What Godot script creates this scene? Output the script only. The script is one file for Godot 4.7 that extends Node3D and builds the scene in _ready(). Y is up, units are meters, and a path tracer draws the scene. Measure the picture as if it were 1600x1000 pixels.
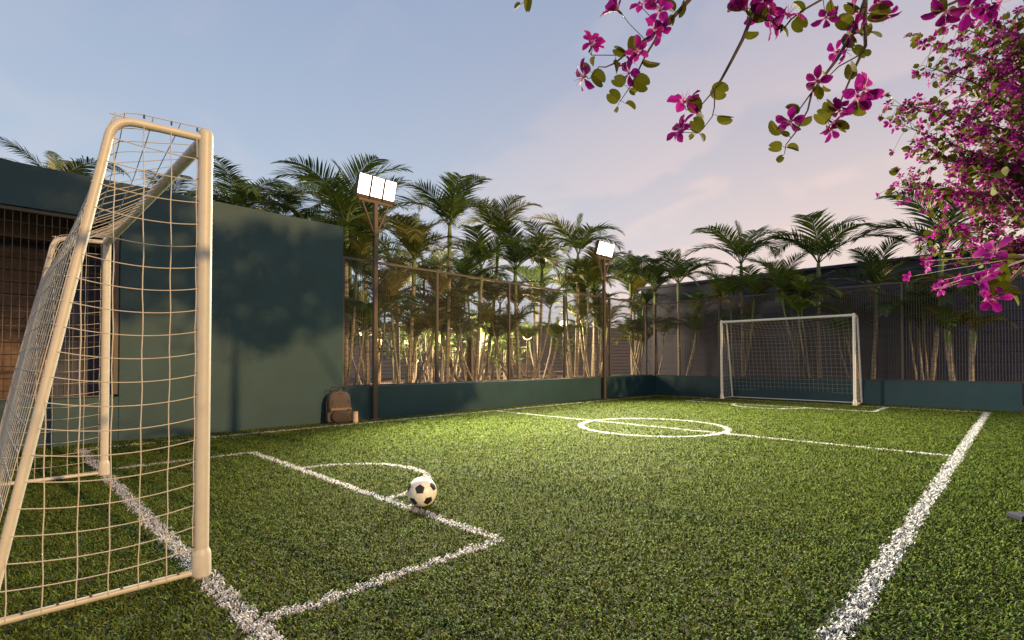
extends Node3D
# A small five-a-side turf pitch at dusk: +X runs along the pitch, the goal lines lie across it (Z), the camera stands at the near right corner.

var rng := RandomNumberGenerator.new()
var taken := {}
var mats := {}

const LAMP := 100.0
const GLOBE := 13.0

func _ready() -> void:
	rng.seed = 4711
	var cam := Camera3D.new()
	cam.name = "camera"
	cam.projection = Camera3D.PROJECTION_FRUSTUM
	cam.near = 0.05
	cam.far = 900.0
	cam.size = 0.05 * 1000.0 / 802.5
	cam.frustum_offset = Vector2(0, 0.05 * (564.7 - 14.4 - 500.0) / 802.5)
	add_child(cam)
	cam.position = Vector3(0, 1, 0)
	cam.rotation = Vector3(0.018, deg_to_rad(44.76 - 90.0), 0)
	cam.current = true
	var we := WorldEnvironment.new()
	we.name = "world_environment"
	var env := Environment.new()
	env.background_mode = Environment.BG_SKY
	env.sky = make_sky()
	env.background_energy_multiplier = 1.0
	env.tonemap_mode = Environment.TONE_MAPPER_LINEAR
	env.tonemap_exposure = 1.0
	env.sdfgi_enabled = true
	env.ssao_enabled = true
	env.ssil_enabled = true
	we.environment = env
	add_child(we)
	var sun := DirectionalLight3D.new()
	sun.name = "sun"
	add_child(sun)
	var to := Vector3(0.10, 0.34, 1.0).normalized()
	sun.basis = Basis.looking_at(-to, Vector3.UP)
	sun.light_energy = 1.15
	sun.light_color = Color(1.0, 0.80, 0.52)
	sun.light_angular_distance = 0.8
	sun.shadow_enabled = true
	build_turf()
	build_walls()
	var near_goal := make_goal("large white football goal close by on the left, net in front")
	var far_goal := near_goal.duplicate()
	far_goal.name = numbered("football_goal")
	add_child(far_goal)
	far_goal.position = Vector3(FAR_X, 0, -5.655)
	far_goal.rotation.y = PI
	var lightened_paint := mottled("goal_paint_lightened", Color(0.70, 0.70, 0.69), Color(0.78, 0.78, 0.77), 0.45, 2.2)  # the near goal's paint again, with brighter light put into its colour
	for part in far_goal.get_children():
		if part.material_override == mats.goal_paint: part.material_override = lightened_paint
	far_goal.set_meta("label", "small white football goal at the far end of the pitch")
	floodlight(Vector3(4.63, 0, -7.93), "nearer floodlight of three bright panels at the end of the tall wall", 0.30, 0.6)
	floodlight(Vector3(11.50, 0, -7.93), "farther floodlight glowing among palms near the far corner", 0.30, -2.1)
	build_ball()
	build_bag()
	build_garden()
	build_palms()
	build_orchids()
	shade_tree("tree beyond the right fence that shades the low wall", Vector3(7.2, 0, 6.5), [[-0.4, 5.35, 0, 1.15, 0.5], [0.6, 5.5, 0.2, 0.8, 0.5], [-2.7, 7.15, 0.2, 1.35, 0.85], [-1.6, 7.6, 0.1, 0.9, 0.6]], 800)
	shade_tree("tree beyond the right fence behind the near goal", Vector3(-0.7, 0, 6.4), [[3.1, 7.45, 0.2, 1.3, 0.9], [1.5, 7.7, 0.3, 1.4, 1.0]], 800)
	shade_tree("tree beyond the right fence that shades the far palms", Vector3(16.0, 0, 6.0), [[0, 4.6, 0, 1.6, 0.75], [1.6, 4.4, -0.8, 1.3, 0.7], [-1.8, 5.0, 0.5, 1.3, 0.7]], 380)

# ---------------------------------------------------------------- mesh builder
class MB:
	var v := PackedVector3Array()
	var n := PackedVector3Array()
	var c := PackedColorArray()
	var ix := PackedInt32Array()
	var tint := Color(1, 1, 1)
	func vert(p: Vector3, nn: Vector3) -> int:
		v.append(p); n.append(nn); c.append(tint)
		return v.size() - 1
	func tri(a: int, b: int, d: int) -> void:
		var f := (v[b] - v[a]).cross(v[d] - v[a])
		if f.dot(n[a] + n[b] + n[d]) >= 0.0:
			ix.append(a); ix.append(d); ix.append(b)
		else:
			ix.append(a); ix.append(b); ix.append(d)
	func quad(a: int, b: int, d: int, e: int) -> void:
		tri(a, b, d); tri(a, d, e)
	func flat3(a: Vector3, b: Vector3, d: Vector3, hint := Vector3.ZERO) -> void:
		var f := (b - a).cross(d - a).normalized()
		if hint != Vector3.ZERO and f.dot(hint) < 0.0:
			f = -f
		tri(vert(a, f), vert(b, f), vert(d, f))
	func flat4(a: Vector3, b: Vector3, d: Vector3, e: Vector3, hint := Vector3.ZERO) -> void:
		var f := ((b - a).cross(d - a) + (d - a).cross(e - a)).normalized()
		if hint != Vector3.ZERO and f.dot(hint) < 0.0:
			f = -f
		quad(vert(a, f), vert(b, f), vert(d, f), vert(e, f))
	# a box with chamfered edges (bev 0 gives a plain box)
	func box(at: Vector3, size: Vector3, bev := 0.0, bs := Basis.IDENTITY) -> void:
		var h := size * 0.5
		var ax := [bs.x, bs.y, bs.z]
		var hh := [h.x, h.y, h.z]
		for k in 3:
			var u: Vector3 = ax[(k + 1) % 3]
			var w: Vector3 = ax[(k + 2) % 3]
			var hu: float = hh[(k + 1) % 3] - bev
			var hw: float = hh[(k + 2) % 3] - bev
			for s in [-1.0, 1.0]:
				var o: Vector3 = at + ax[k] * hh[k] * s
				flat4(o + u * hu + w * hw, o - u * hu + w * hw, o - u * hu - w * hw, o + u * hu - w * hw, ax[k] * s)
		if bev <= 0.0:
			return
		for k in 3:
			var i := (k + 1) % 3
			var j := (k + 2) % 3
			for s in [-1.0, 1.0]:
				for t in [-1.0, 1.0]:
					var a: Vector3 = at + ax[i] * hh[i] * s + ax[j] * (hh[j] - bev) * t
					var b: Vector3 = at + ax[i] * (hh[i] - bev) * s + ax[j] * hh[j] * t
					var e: Vector3 = ax[k] * (hh[k] - bev)
					flat4(a - e, a + e, b + e, b - e, ax[i] * s + ax[j] * t)
		for s in [-1.0, 1.0]:
			for t in [-1.0, 1.0]:
				for r in [-1.0, 1.0]:
					var q := Vector3(s, t, r)
					var p := func(k: int) -> Vector3:
						var o := at
						for m in 3:
							o += ax[m] * (hh[m] - (0.0 if m == k else bev)) * q[m]
						return o
					flat3(p.call(0), p.call(1), p.call(2), ax[0] * s + ax[1] * t + ax[2] * r)
	# a round bar along points, radii per point
	func tube(pts: Array, radii: Array, sides := 8, caps := true) -> void:
		var prev := -1
		var side := Vector3.ZERO
		var count := pts.size()
		for i in count:
			var p: Vector3 = pts[i]
			var d: Vector3 = (pts[mini(i + 1, count - 1)] - pts[maxi(i - 1, 0)]).normalized()
			if side == Vector3.ZERO:
				side = d.cross(Vector3.UP if absf(d.y) < 0.9 else Vector3.RIGHT).normalized()
			side = (side - d * side.dot(d)).normalized()
			var up := d.cross(side)
			var r: float = radii[i]
			var first := v.size()
			for k in sides:
				var a := TAU * k / sides
				var o := side * cos(a) + up * sin(a)
				vert(p + o * r, o)
			if prev >= 0:
				for k in sides:
					var k2 := (k + 1) % sides
					quad(prev + k, prev + k2, first + k2, first + k)
			if caps and (i == 0 or i == count - 1):
				var nn := -d if i == 0 else d
				var mid := vert(p, nn)
				var rim := []
				for k in sides:
					rim.append(vert(v[first + k], nn))
				for k in sides:
					tri(mid, rim[k], rim[(k + 1) % sides])
			prev = first
	# profile of Vector2(radius, height) turned round the y axis
	func lathe(at: Vector3, prof: Array, sides := 24) -> void:
		var rows := []
		for i in prof.size():
			var p: Vector2 = prof[i]
			var a: Vector2 = prof[maxi(i - 1, 0)]
			var b: Vector2 = prof[mini(i + 1, prof.size() - 1)]
			var nr := Vector2(b.y - a.y, a.x - b.x).normalized()
			var row := []
			for k in sides:
				var t := TAU * k / sides
				row.append(vert(at + Vector3(cos(t) * p.x, p.y, sin(t) * p.x), Vector3(cos(t) * nr.x, nr.y, sin(t) * nr.x)))
			rows.append(row)
		for i in rows.size() - 1:
			for k in sides:
				var k2 := (k + 1) % sides
				quad(rows[i][k], rows[i][k2], rows[i + 1][k2], rows[i + 1][k])
	# rounded-rectangle sections [centre, half width, half depth, exponent] stacked along y
	func loft(sections: Array, seg := 28) -> void:
		var rows := []
		for s in sections:
			var row := []
			for k in seg:
				var t := TAU * k / seg
				var cx: float = signf(cos(t)) * pow(absf(cos(t)), 2.0 / s[3]) * s[1]
				var cz: float = signf(sin(t)) * pow(absf(sin(t)), 2.0 / s[3]) * s[2]
				row.append(s[0] + Vector3(cx, 0, cz))
			rows.append(row)
		var ids := []
		for i in rows.size():
			var row := []
			for k in seg:
				var p: Vector3 = rows[i][k]
				var du: Vector3 = rows[i][(k + 1) % seg] - rows[i][(k + seg - 1) % seg]
				var dv: Vector3 = rows[mini(i + 1, rows.size() - 1)][k] - rows[maxi(i - 1, 0)][k]
				var nn := dv.cross(du).normalized()
				var out: Vector3 = p - sections[i][0]
				if nn.dot(out) < 0.0:
					nn = -nn
				if nn.length() < 0.5:
					nn = out.normalized()
				row.append(vert(p, nn))
			ids.append(row)
		for i in ids.size() - 1:
			for k in seg:
				var k2 := (k + 1) % seg
				quad(ids[i][k], ids[i][k2], ids[i + 1][k2], ids[i + 1][k])
		for e in [0, rows.size() - 1]:
			var nn := Vector3.DOWN if e == 0 else Vector3.UP
			var mid := vert(sections[e][0], nn)
			var rim := []
			for k in seg:
				rim.append(vert(rows[e][k], nn))
			for k in seg:
				tri(mid, rim[k], rim[(k + 1) % seg])
	func mesh() -> ArrayMesh:
		var a := []
		a.resize(Mesh.ARRAY_MAX)
		a[Mesh.ARRAY_VERTEX] = v
		a[Mesh.ARRAY_NORMAL] = n
		a[Mesh.ARRAY_COLOR] = c
		a[Mesh.ARRAY_INDEX] = ix
		var m := ArrayMesh.new()
		m.add_surface_from_arrays(Mesh.PRIMITIVE_TRIANGLES, a)
		return m

# ---------------------------------------------------------------- naming and tagging
func numbered(called: String) -> String:
	var k: int = taken.get(called, 0)
	taken[called] = k + 1
	return called if k == 0 else "%s_%03d" % [called, k]

func tag(o: Node, label: String, category: String, group := "", kind := "") -> Node:
	o.set_meta("label", label)
	if category: o.set_meta("category", category)
	if group: o.set_meta("group", group)
	if kind: o.set_meta("kind", kind)
	return o

func thing(called: String, label: String, category: String, at := Vector3.ZERO, turn := 0.0, group := "", kind := "") -> Node3D:
	var o := Node3D.new()
	o.name = numbered(called)
	add_child(o)
	o.position = at
	o.rotation.y = turn
	tag(o, label, category, group, kind)
	return o

func put(called: String, mesh: Mesh, m: Material, parent: Node, at := Transform3D.IDENTITY) -> MeshInstance3D:
	var o := MeshInstance3D.new()
	o.mesh = mesh
	o.material_override = m
	if parent == self:
		o.name = numbered(called)
	else:
		var t: Dictionary = parent.get_meta("_n", {})
		var k: int = t.get(called, 0)
		t[called] = k + 1
		parent.set_meta("_n", t)
		o.name = called if k == 0 else "%s_%03d" % [called, k]
	parent.add_child(o, true)
	o.transform = at
	return o

func scatter(called: String, mesh: Mesh, m: Material, parent: Node, where: Array, tints := []) -> MultiMeshInstance3D:
	var mm := MultiMesh.new()
	mm.transform_format = MultiMesh.TRANSFORM_3D
	mm.use_colors = not tints.is_empty()
	mm.mesh = mesh
	mm.instance_count = where.size()
	for i in where.size():
		mm.set_instance_transform(i, where[i])
		if tints.size():
			mm.set_instance_color(i, tints[i])
	var o := MultiMeshInstance3D.new()
	o.multimesh = mm
	o.material_override = m
	o.name = numbered(called) if parent == self else called
	parent.add_child(o, true)
	o.set_meta("kind", "stuff")
	return o

# ---------------------------------------------------------------- materials (colours are linear, real-world values)
func lin(r: float, g: float, b: float) -> Color:
	return Color(r, g, b).linear_to_srgb()

func mat(called: String, r: float, g: float, b: float, rough := 0.7, metal := 0.0) -> StandardMaterial3D:
	var m := StandardMaterial3D.new()
	m.resource_name = called
	m.albedo_color = lin(r, g, b)
	m.roughness = rough
	m.metallic = metal
	mats[called] = m
	return m

func noise_tex(seed_: int, freq: float, lo: Color, hi: Color, size := 512, octaves := 4, bump := false) -> NoiseTexture2D:
	var f := FastNoiseLite.new()
	f.seed = seed_
	f.frequency = freq
	f.fractal_octaves = octaves
	var t := NoiseTexture2D.new()
	t.width = size
	t.height = size
	t.seamless = true
	t.noise = f
	if bump:
		t.as_normal_map = true
		t.bump_strength = 2.0
	else:
		var g := Gradient.new()
		g.set_color(0, lo)
		g.set_color(1, hi)
		t.color_ramp = g
	return t

# mottled paint, stone, cloth: colour noise over world space, plus a fine relief
func mottled(called: String, lo: Color, hi: Color, rough: float, scale: float, relief := 0.0, rscale := 4.0, seed_ := 7) -> StandardMaterial3D:
	var m := StandardMaterial3D.new()
	m.resource_name = called
	m.albedo_texture = noise_tex(seed_, 0.012, lo.linear_to_srgb(), hi.linear_to_srgb())
	m.roughness = rough
	m.uv1_triplanar = true
	m.uv1_world_triplanar = true
	m.uv1_scale = Vector3.ONE * scale
	if relief > 0.0:
		m.heightmap_enabled = true
		m.heightmap_texture = noise_tex(seed_ + 3, 0.06 * rscale / 4.0, Color.BLACK, Color.WHITE, 512, 3)
		m.heightmap_scale = relief
	mats[called] = m
	return m

func rv(a: float) -> Vector3:
	return Vector3(rng.randf_range(-a, a), rng.randf_range(-a, a), rng.randf_range(-a, a))

# ---------------------------------------------------------------- sky
func make_sky() -> Sky:
	var w := 1024
	var h := 512
	var wisp := FastNoiseLite.new()
	wisp.seed = 11
	wisp.frequency = 1.0
	wisp.fractal_octaves = 5
	var veil := FastNoiseLite.new()
	veil.seed = 23
	veil.frequency = 1.0
	veil.fractal_octaves = 3
	var data := PackedFloat32Array()
	data.resize(w * h * 3)
	var zen := Color(0.570, 0.640, 0.770).srgb_to_linear()
	var anti := Color(0.775, 0.840, 0.905).srgb_to_linear()
	var side := Color(0.99, 0.893, 0.840).srgb_to_linear()
	var warm := Color(1.0, 0.88, 0.76).srgb_to_linear() * 1.25
	var cloud := Color(1.0, 0.885, 0.845).srgb_to_linear()
	var i := 0
	for row in h:
		var e := PI * (0.5 - (row + 0.5) / h)
		var y := sin(e)
		var ce := cos(e)
		for col in w:
			var th := TAU * (col + 0.5) / w - PI / 2.0
			var x := cos(th) * ce
			var z := sin(th) * ce
			var q := 0.5 + 0.5 * sin(th)              # 0 opposite the sunset, 1 towards it
			var pink := smoothstep(-0.01, 0.40, q)
			var glow := smoothstep(0.55, 1.0, q)
			var hor := anti.lerp(side, pink).lerp(warm, glow)
			var reach := exp(-pow(maxf(e, 0.0) / lerpf(0.48, 0.42, pink), 2.0))
			var c := zen.lerp(hor, clampf(reach, 0.0, 1.0))
			if e > 0.0:
				# thin cirrus lying on a high flat sheet, drawn out along one wind direction
				var s := 1.0 / (y + 0.12)
				var px := x * s
				var pz := z * s
				var a := px * 0.12 - pz * 0.993
				var b := px * 0.993 + pz * 0.12
				var n1 := wisp.get_noise_2d(a * 0.36 + veil.get_noise_2d(px, pz) * 0.6, b * 2.2 + veil.get_noise_2d(px * 0.7 + 9.0, pz * 0.7) * 0.8)
				var n2 := veil.get_noise_2d(a * 0.22 + 40.0, b * 0.6)
				var d := smoothstep(-0.04, 0.44, n1 + n2 * 0.6) * smoothstep(0.0, 0.06, e) * exp(-e / 0.30)
				c = c.lerp(cloud.lerp(warm, glow * 0.6), d * lerpf(0.25, 1.0, pink))
			data[i] = c.r; data[i + 1] = c.g; data[i + 2] = c.b
			i += 3
	var im := Image.create_from_data(w, h, false, Image.FORMAT_RGBF, data.to_byte_array())
	var m := PanoramaSkyMaterial.new()
	m.panorama = ImageTexture.create_from_image(im)
	var s := Sky.new()
	s.sky_material = m
	return s

# ---------------------------------------------------------------- turf
const GOAL_X := 0.70
const FAR_X := 13.62
const HALF_X := 7.10
const LEFT_Z := -7.55
const RIGHT_Z := -0.49
const MID_Z := -4.03

# which painted line a spot of turf belongs to, -1 for plain green
func mark_at(x: float, z: float) -> int:
	var inside := z > LEFT_Z - 0.05 and z < RIGHT_Z + 0.05
	if absf(x - GOAL_X) < 0.043 and inside: return 0
	if absf(z - LEFT_Z) < 0.032 and x > GOAL_X and x < FAR_X: return 1
	if absf(z - RIGHT_Z) < 0.044 and x > GOAL_X and x < FAR_X: return 2
	if absf(x - FAR_X) < 0.034 and inside: return 3
	if absf(x - HALF_X) < 0.031 and inside: return 4
	if absf(Vector2(x - HALF_X, z - MID_Z).length() - 1.08) < 0.038: return 5
	var deep := absf(z - MID_Z)
	if absf(deep - 1.95) < 0.035 and x > GOAL_X and x < 2.031: return 6
	if absf(x - 2.0) < 0.035 and deep < 1.981: return 6
	if x > 2.0 and absf(Vector2(x - 2.0, deep).length() - 0.75) < 0.031: return 7
	if absf(deep - 1.95) < 0.035 and x < FAR_X and x > 12.2: return 8
	if absf(x - 12.25) < 0.031 and deep < 1.981: return 8
	if x < 12.25 and absf(Vector2(x - 12.25, deep).length() - 0.74) < 0.031: return 9
	return -1

# a tuft of curled flat yarn blades
func tuft(blades: int, spread: float, length: float, width: float, white: bool) -> ArrayMesh:
	var b := MB.new()
	for i in blades:
		var a := rng.randf() * TAU
		var o := Vector3(cos(a), 0, sin(a)) * spread * sqrt(rng.randf())
		var turn := rng.randf() * TAU
		var d := Vector3(cos(turn), 0, sin(turn))
		var wv := Vector3(-sin(turn), 0, cos(turn)).rotated(Vector3.UP, rng.randf_range(-0.7, 0.7)) * width * rng.randf_range(0.7, 1.2) * 0.5
		var len := length * rng.randf_range(0.65, 1.2)
		var lean := rng.randf_range(0.35, 1.15)
		if white:
			var k := rng.randf_range(0.75, 1.0)
			b.tint = Color(k, k, k)
		elif rng.randf() < 0.20:
			b.tint = Color(2.9, 1.45, 3.2) * rng.randf_range(0.55, 1.05)      # dry thatch yarn
		else:
			var k := rng.randf_range(0.35, 1.45)
			b.tint = Color(k * rng.randf_range(0.75, 1.2), k, k * rng.randf_range(0.7, 1.1))
		var p := o
		var ang := lean * 0.35
		var prev := []
		for s in 4:
			var t := s / 3.0
			var wd := wv * (1.0 - t * t * 0.75)
			var nrm := (d * -sin(ang) + Vector3.UP * cos(ang)).rotated(Vector3.UP, 0.0)
			nrm = (Vector3.UP * sin(ang) - d * cos(ang)) * -1.0 if ang < 0.0 else (Vector3.UP * sin(ang) - d * cos(ang))
			var row := [b.vert(p - wd, nrm), b.vert(p + wd, nrm)]
			if prev.size():
				b.quad(prev[0], prev[1], row[1], row[0])
			prev = row
			p += (d * sin(ang) + Vector3.UP * cos(ang)) * len / 3.0
			ang += lean * 0.75 + rng.randf_range(-0.12, 0.2)
	return b.mesh()

func build_turf() -> void:
	var base := MB.new()
	base.box(Vector3(100, -0.10, -100), Vector3(600, 0.18, 600))
	tag(put("ground", base.mesh(), mottled("soil", Color(0.05, 0.04, 0.025), Color(0.09, 0.075, 0.045), 0.95, 0.6), self), "bare ground around and beyond the pitch", "ground", "", "structure")
	var pad := MB.new()
	pad.box(Vector3(5.65, -0.008, -3.3), Vector3(17.3, 0.012, 9.4))
	tag(put("turf_backing", pad.mesh(), mottled("turf_backing", Color(0.010, 0.012, 0.006), Color(0.022, 0.026, 0.012), 0.95, 3.0), self), "dark backing sheet between the turf blades", "turf", "", "structure")
	var green := tuft(10, 0.025, 0.023, 0.0066, false)
	var white := tuft(9, 0.017, 0.0235, 0.0064, true)
	var spots := []
	var tints := []
	var lines := []
	for k in 10: lines.append([])
	var cell := 0.5
	var cx := -2.5
	while cx < 14.3:
		var cz := -8.0
		while cz < 1.2:
			var mx := cx + 0.25
			var mz := cz + 0.25
			var f := (mx - mz) * 0.707
			var r := (mx + mz) * 0.707
			if f > 0.9 and absf(r) < f * 1.0 + 1.1:
				var step := 0.026 if f < 4.5 else (0.031 if f < 7.0 else 0.038)
				var grow := step / 0.026
				var per := int(round(cell / 0.0245))
				var keep := pow(0.026 / step, 2.0)
				for a in per:
					for c in per:
						var x := cx + (a + rng.randf()) * cell / per
						var z := cz + (c + rng.randf()) * cell / per
						if x > 14.28 or z < -7.98: continue
						var sc := rng.randf_range(0.8, 1.2)
						var bs := Basis(Vector3.UP, rng.randf() * TAU).rotated(Vector3(rng.randf_range(-1, 1), 0, rng.randf_range(-1, 1)).normalized(), rng.randf() * 0.3)
						bs = bs.scaled(Vector3(sc * lerpf(1.0, grow, 0.9), sc * lerpf(1.0, grow, 0.12), sc * lerpf(1.0, grow, 0.9)))
						var k := mark_at(x, z)
						var tr := Transform3D(bs, Vector3(x, -0.003, z))
						if k >= 0:
							var ls := rng.randf_range(0.85, 1.25) * lerpf(1.0, grow, 0.35)
							lines[k].append(Transform3D(bs.orthonormalized().scaled(Vector3(ls, minf(ls, 1.1), ls)), Vector3(x, -0.003, z)))
							continue
						if rng.randf() > keep: continue
						spots.append(tr)
						var v := rng.randf_range(0.6, 1.35)
						tints.append(Color(v * rng.randf_range(0.85, 1.2), v, v * rng.randf_range(0.8, 1.1)))
			cz += cell
		cx += cell
	var gm := mat("turf_yarn", 0.098, 0.142, 0.031, 0.6)
	gm.metallic_specular = 0.1
	gm.vertex_color_use_as_albedo = true
	gm.backlight_enabled = true
	gm.backlight = lin(0.06, 0.06, 0.05)
	tag(scatter("artificial_turf", green, gm, self, spots, tints), "curly green artificial turf blades covering the pitch", "turf", "", "stuff")
	var wm := mat("line_yarn", 0.55, 0.545, 0.56, 0.6)
	wm.metallic_specular = 0.25
	wm.vertex_color_use_as_albedo = true
	var said := [["goal_line", "white goal line running under the near goal posts"], ["touchline", "thin white touchline along the foot of the left wall and fence"], ["touchline", "broad white touchline running up the right side of the pitch"], ["goal_line", "faint white goal line under the far goal"], ["halfway_line", "white halfway line crossing the pitch"], ["centre_circle", "white centre circle on the turf"], ["penalty_area_line", "white three-sided penalty box line round the near goal, ball on it"], ["penalty_arc", "white half-circle arc behind the football"], ["penalty_area_line", "white penalty box line in front of the far goal"], ["penalty_arc", "white half-circle arc in front of the far goal"]]
	for k in 10:
		tag(scatter(said[k][0], white, wm, self, lines[k]), said[k][1], "pitch line", "", "structure")

# ---------------------------------------------------------------- walls and fences
# bars between two posts lines along a direction; every bar, post, rail and wire is a part
func mesh_fence(called: String, label: String, from: Vector3, to: Vector3, low: float, high: float, gap: float, posts: Array, wires: int, bar_w := 0.006, group := "") -> Node3D:
	var t := thing(called, label, "fence", from, 0.0, group)
	var d := to - from
	var len := d.length()
	d = d.normalized()
	var turn := Basis(d, Vector3.UP, d.cross(Vector3.UP))
	var bar := MB.new()
	bar.box(Vector3.ZERO, Vector3(bar_w, high - low - 0.05, 0.0035))
	var bm := bar.mesh()
	var count := int(len / gap)
	for i in range(1, count):
		put("bar", bm, mats.fence_steel, t, Transform3D(turn, d * (i * len / count) + Vector3.UP * (low + high) * 0.5))
	var rail := MB.new()
	rail.box(Vector3.ZERO, Vector3(len + 0.04, 0.045, 0.045), 0.004)
	var rm := rail.mesh()
	put("top_rail", rm, mats.fence_steel, t, Transform3D(turn, d * len * 0.5 + Vector3.UP * (high - 0.0225)))
	var foot := MB.new()
	foot.box(Vector3.ZERO, Vector3(len, 0.02, 0.03), 0.003)
	put("bottom_rail", foot.mesh(), mats.fence_steel, t, Transform3D(turn, d * len * 0.5 + Vector3.UP * (low + 0.012)))
	var post := MB.new()
	post.box(Vector3.ZERO, Vector3(0.055, high - low - 0.05, 0.055), 0.005)
	var pm := post.mesh()
	for p in posts:
		put("post", pm, mats.fence_steel, t, Transform3D(turn, d * p + Vector3.UP * ((low + high) * 0.5)))
	var wire := MB.new()
	wire.box(Vector3.ZERO, Vector3(len, 0.0035, 0.0035))
	var wm := wire.mesh()
	for i in wires:
		put("wire", wm, mats.fence_steel, t, Transform3D(turn, d * len * 0.5 + Vector3.UP * lerpf(low, high, (i + 1.0) / (wires + 1.0)) + turn.z * 0.009))
	return t

func build_walls() -> void:
	var teal := mottled("teal_paint", Color(0.009, 0.042, 0.057), Color(0.013, 0.055, 0.073), 0.62, 0.35, 0.12, 9.0, 5)
	mat("fence_steel", 0.068, 0.054, 0.048, 0.5, 0.0)
	# the tall wall on the left, with a barred opening at its near end
	var w := thing("painted_wall", "tall smooth teal wall behind the near goal on the left", "wall", Vector3(4.08, 0, -8.0))
	var b := MB.new()
	b.box(Vector3(-1.49, 1.625, -0.15), Vector3(2.98, 3.25, 0.30), 0.006)
	put("wall_panel", b.mesh(), teal, w)
	b = MB.new()
	b.box(Vector3(-5.98, 3.0, -0.152), Vector3(6.0, 0.494, 0.296), 0.003)
	put("lintel", b.mesh(), teal, w)
	b = MB.new()
	b.box(Vector3(-5.98, 0.28, -0.152), Vector3(6.0, 0.56, 0.296), 0.003)
	put("sill_wall", b.mesh(), teal, w)
	b = MB.new()
	b.box(Vector3(-11.98, 1.625, -0.15), Vector3(6.0, 3.25, 0.30), 0.006)
	put("wall_panel", b.mesh(), teal, w)
	# low walls that carry the fences
	b = MB.new()
	b.box(Vector3(5.22, 0.287, -0.125), Vector3(10.43, 0.574, 0.25), 0.006)
	tag(put("low_wall", b.mesh(), teal, self, Transform3D(Basis.IDENTITY, Vector3(4.083, 0, -8.0))), "low teal wall under the left mesh fence", "wall")
	b = MB.new()
	b.box(Vector3(0.125, 0.283, 3.2), Vector3(0.25, 0.566, 9.6), 0.006)
	tag(put("low_wall", b.mesh(), teal, self, Transform3D(Basis.IDENTITY, Vector3(14.32, 0, -6.39 - 1.605))), "low teal wall under the far fence, behind the far goal", "wall")
	b = MB.new()
	b.box(Vector3(0, 0.283, 0.125), Vector3(19.0, 0.566, 0.25), 0.006)
	tag(put("low_wall", b.mesh(), teal, self, Transform3D(Basis.IDENTITY, Vector3(4.8, 0, 0.95))), "low teal wall along the right side, out of the picture", "wall")
	mesh_fence("mesh_fence", "brown steel mesh fence on the left low wall, palms behind it", Vector3(4.11, 0, -8.1), Vector3(14.30, 0, -8.1), 0.576, 2.775, 0.042, [0.0, 1.97, 3.96, 5.92, 7.9, 9.85], 14)
	mesh_fence("mesh_fence", "dark steel bar fence across the far end behind the far goal", Vector3(14.42, 0, -8.1), Vector3(14.42, 0, 1.05), 0.568, 2.80, 0.047, [0.03, 2.05, 4.1, 6.2, 8.3], 5, 0.012)
	mesh_fence("mesh_fence", "brown mesh screen filling the opening in the tall teal wall", Vector3(-4.86, 0, -8.06), Vector3(1.06, 0, -8.06), 0.562, 2.75, 0.066, [0.03, 2.0, 4.0, 5.93], 12)
	mesh_fence("mesh_fence", "steel bar fence along the right side, out of the picture", Vector3(-4.5, 0, 1.075), Vector3(14.3, 0, 1.075), 0.568, 2.80, 0.19, [0.03, 2.0, 4.0, 6.0, 8.0, 10.0, 12.0, 14.0, 16.0, 18.0], 2)
	# timber building seen through the opening
	mottled("brown_board", Color(0.10, 0.065, 0.048), Color(0.155, 0.10, 0.075), 0.8, 1.2, 0.1, 5.0, 31)
	mottled("dark_board", Color(0.046, 0.054, 0.092), Color(0.062, 0.072, 0.120), 0.8, 0.8, 0.1, 5.0, 33)
	var hut := thing("timber_building", "brown boarded building seen through the barred wall opening", "building", Vector3(-2.2, 0, -9.15))
	for i in 16:
		b = MB.new()
		b.box(Vector3(0, 0.08 + i * 0.155, -0.03 - 0.004 * (i % 2)), Vector3(5.4, 0.15, 0.05), 0.005)
		put("plank", b.mesh(), mats.brown_board, hut)
	b = MB.new()
	b.box(Vector3(0.75, 2.72, 0.15), Vector3(6.9, 0.36, 0.3), 0.01)
	put("beam", b.mesh(), mats.brown_board, hut)
	b = MB.new()
	b.box(Vector3(0.75, 1.45, -0.30), Vector3(6.9, 2.9, 0.4))
	put("wall", b.mesh(), mats.dark_board, hut)
	b = MB.new()
	b.box(Vector3(0.75, 2.95, 0.2), Vector3(7.1, 0.08, 1.4), 0.01)
	put("roof", b.mesh(), mats.dark_board, hut)
	# dark boarded building beyond the far fence
	var far := thing("boarded_building", "long dark grey boarded building beyond the far fence", "building", Vector3(16.9, 0, -3.0))
	b = MB.new()
	b.box(Vector3(1.56, 1.78, 0), Vector3(3.0, 3.52, 14.0), 0.01)
	put("wall", b.mesh(), mats.dark_board, far)
	for i in 15:
		b = MB.new()
		b.box(Vector3(0.04 + 0.006 * (i % 2), 0.14 + i * 0.242, 0), Vector3(0.03, 0.232, 14.04), 0.004)
		put("plank", b.mesh(), mats.dark_board, far)
	b = MB.new()
	b.box(Vector3(1.5, 3.70, 0), Vector3(3.2, 0.09, 14.2), 0.01)
	put("roof", b.mesh(), mats.dark_board, far)
	# garden wall a long way behind the loungers
	var back := thing("garden_wall", "dark slatted garden wall far behind the lounge chairs", "wall", Vector3(18.0, 0, -25.0), -0.5)
	b = MB.new()
	b.box(Vector3(0, 1.62, -0.15), Vector3(44, 3.24, 0.2))
	put("wall", b.mesh(), mats.dark_board, back)
	for i in 15:
		b = MB.new()
		b.box(Vector3(0, 0.12 + i * 0.215, 0), Vector3(44, 0.17, 0.04), 0.01)
		put("slat", b.mesh(), mats.dark_board, back)

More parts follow.
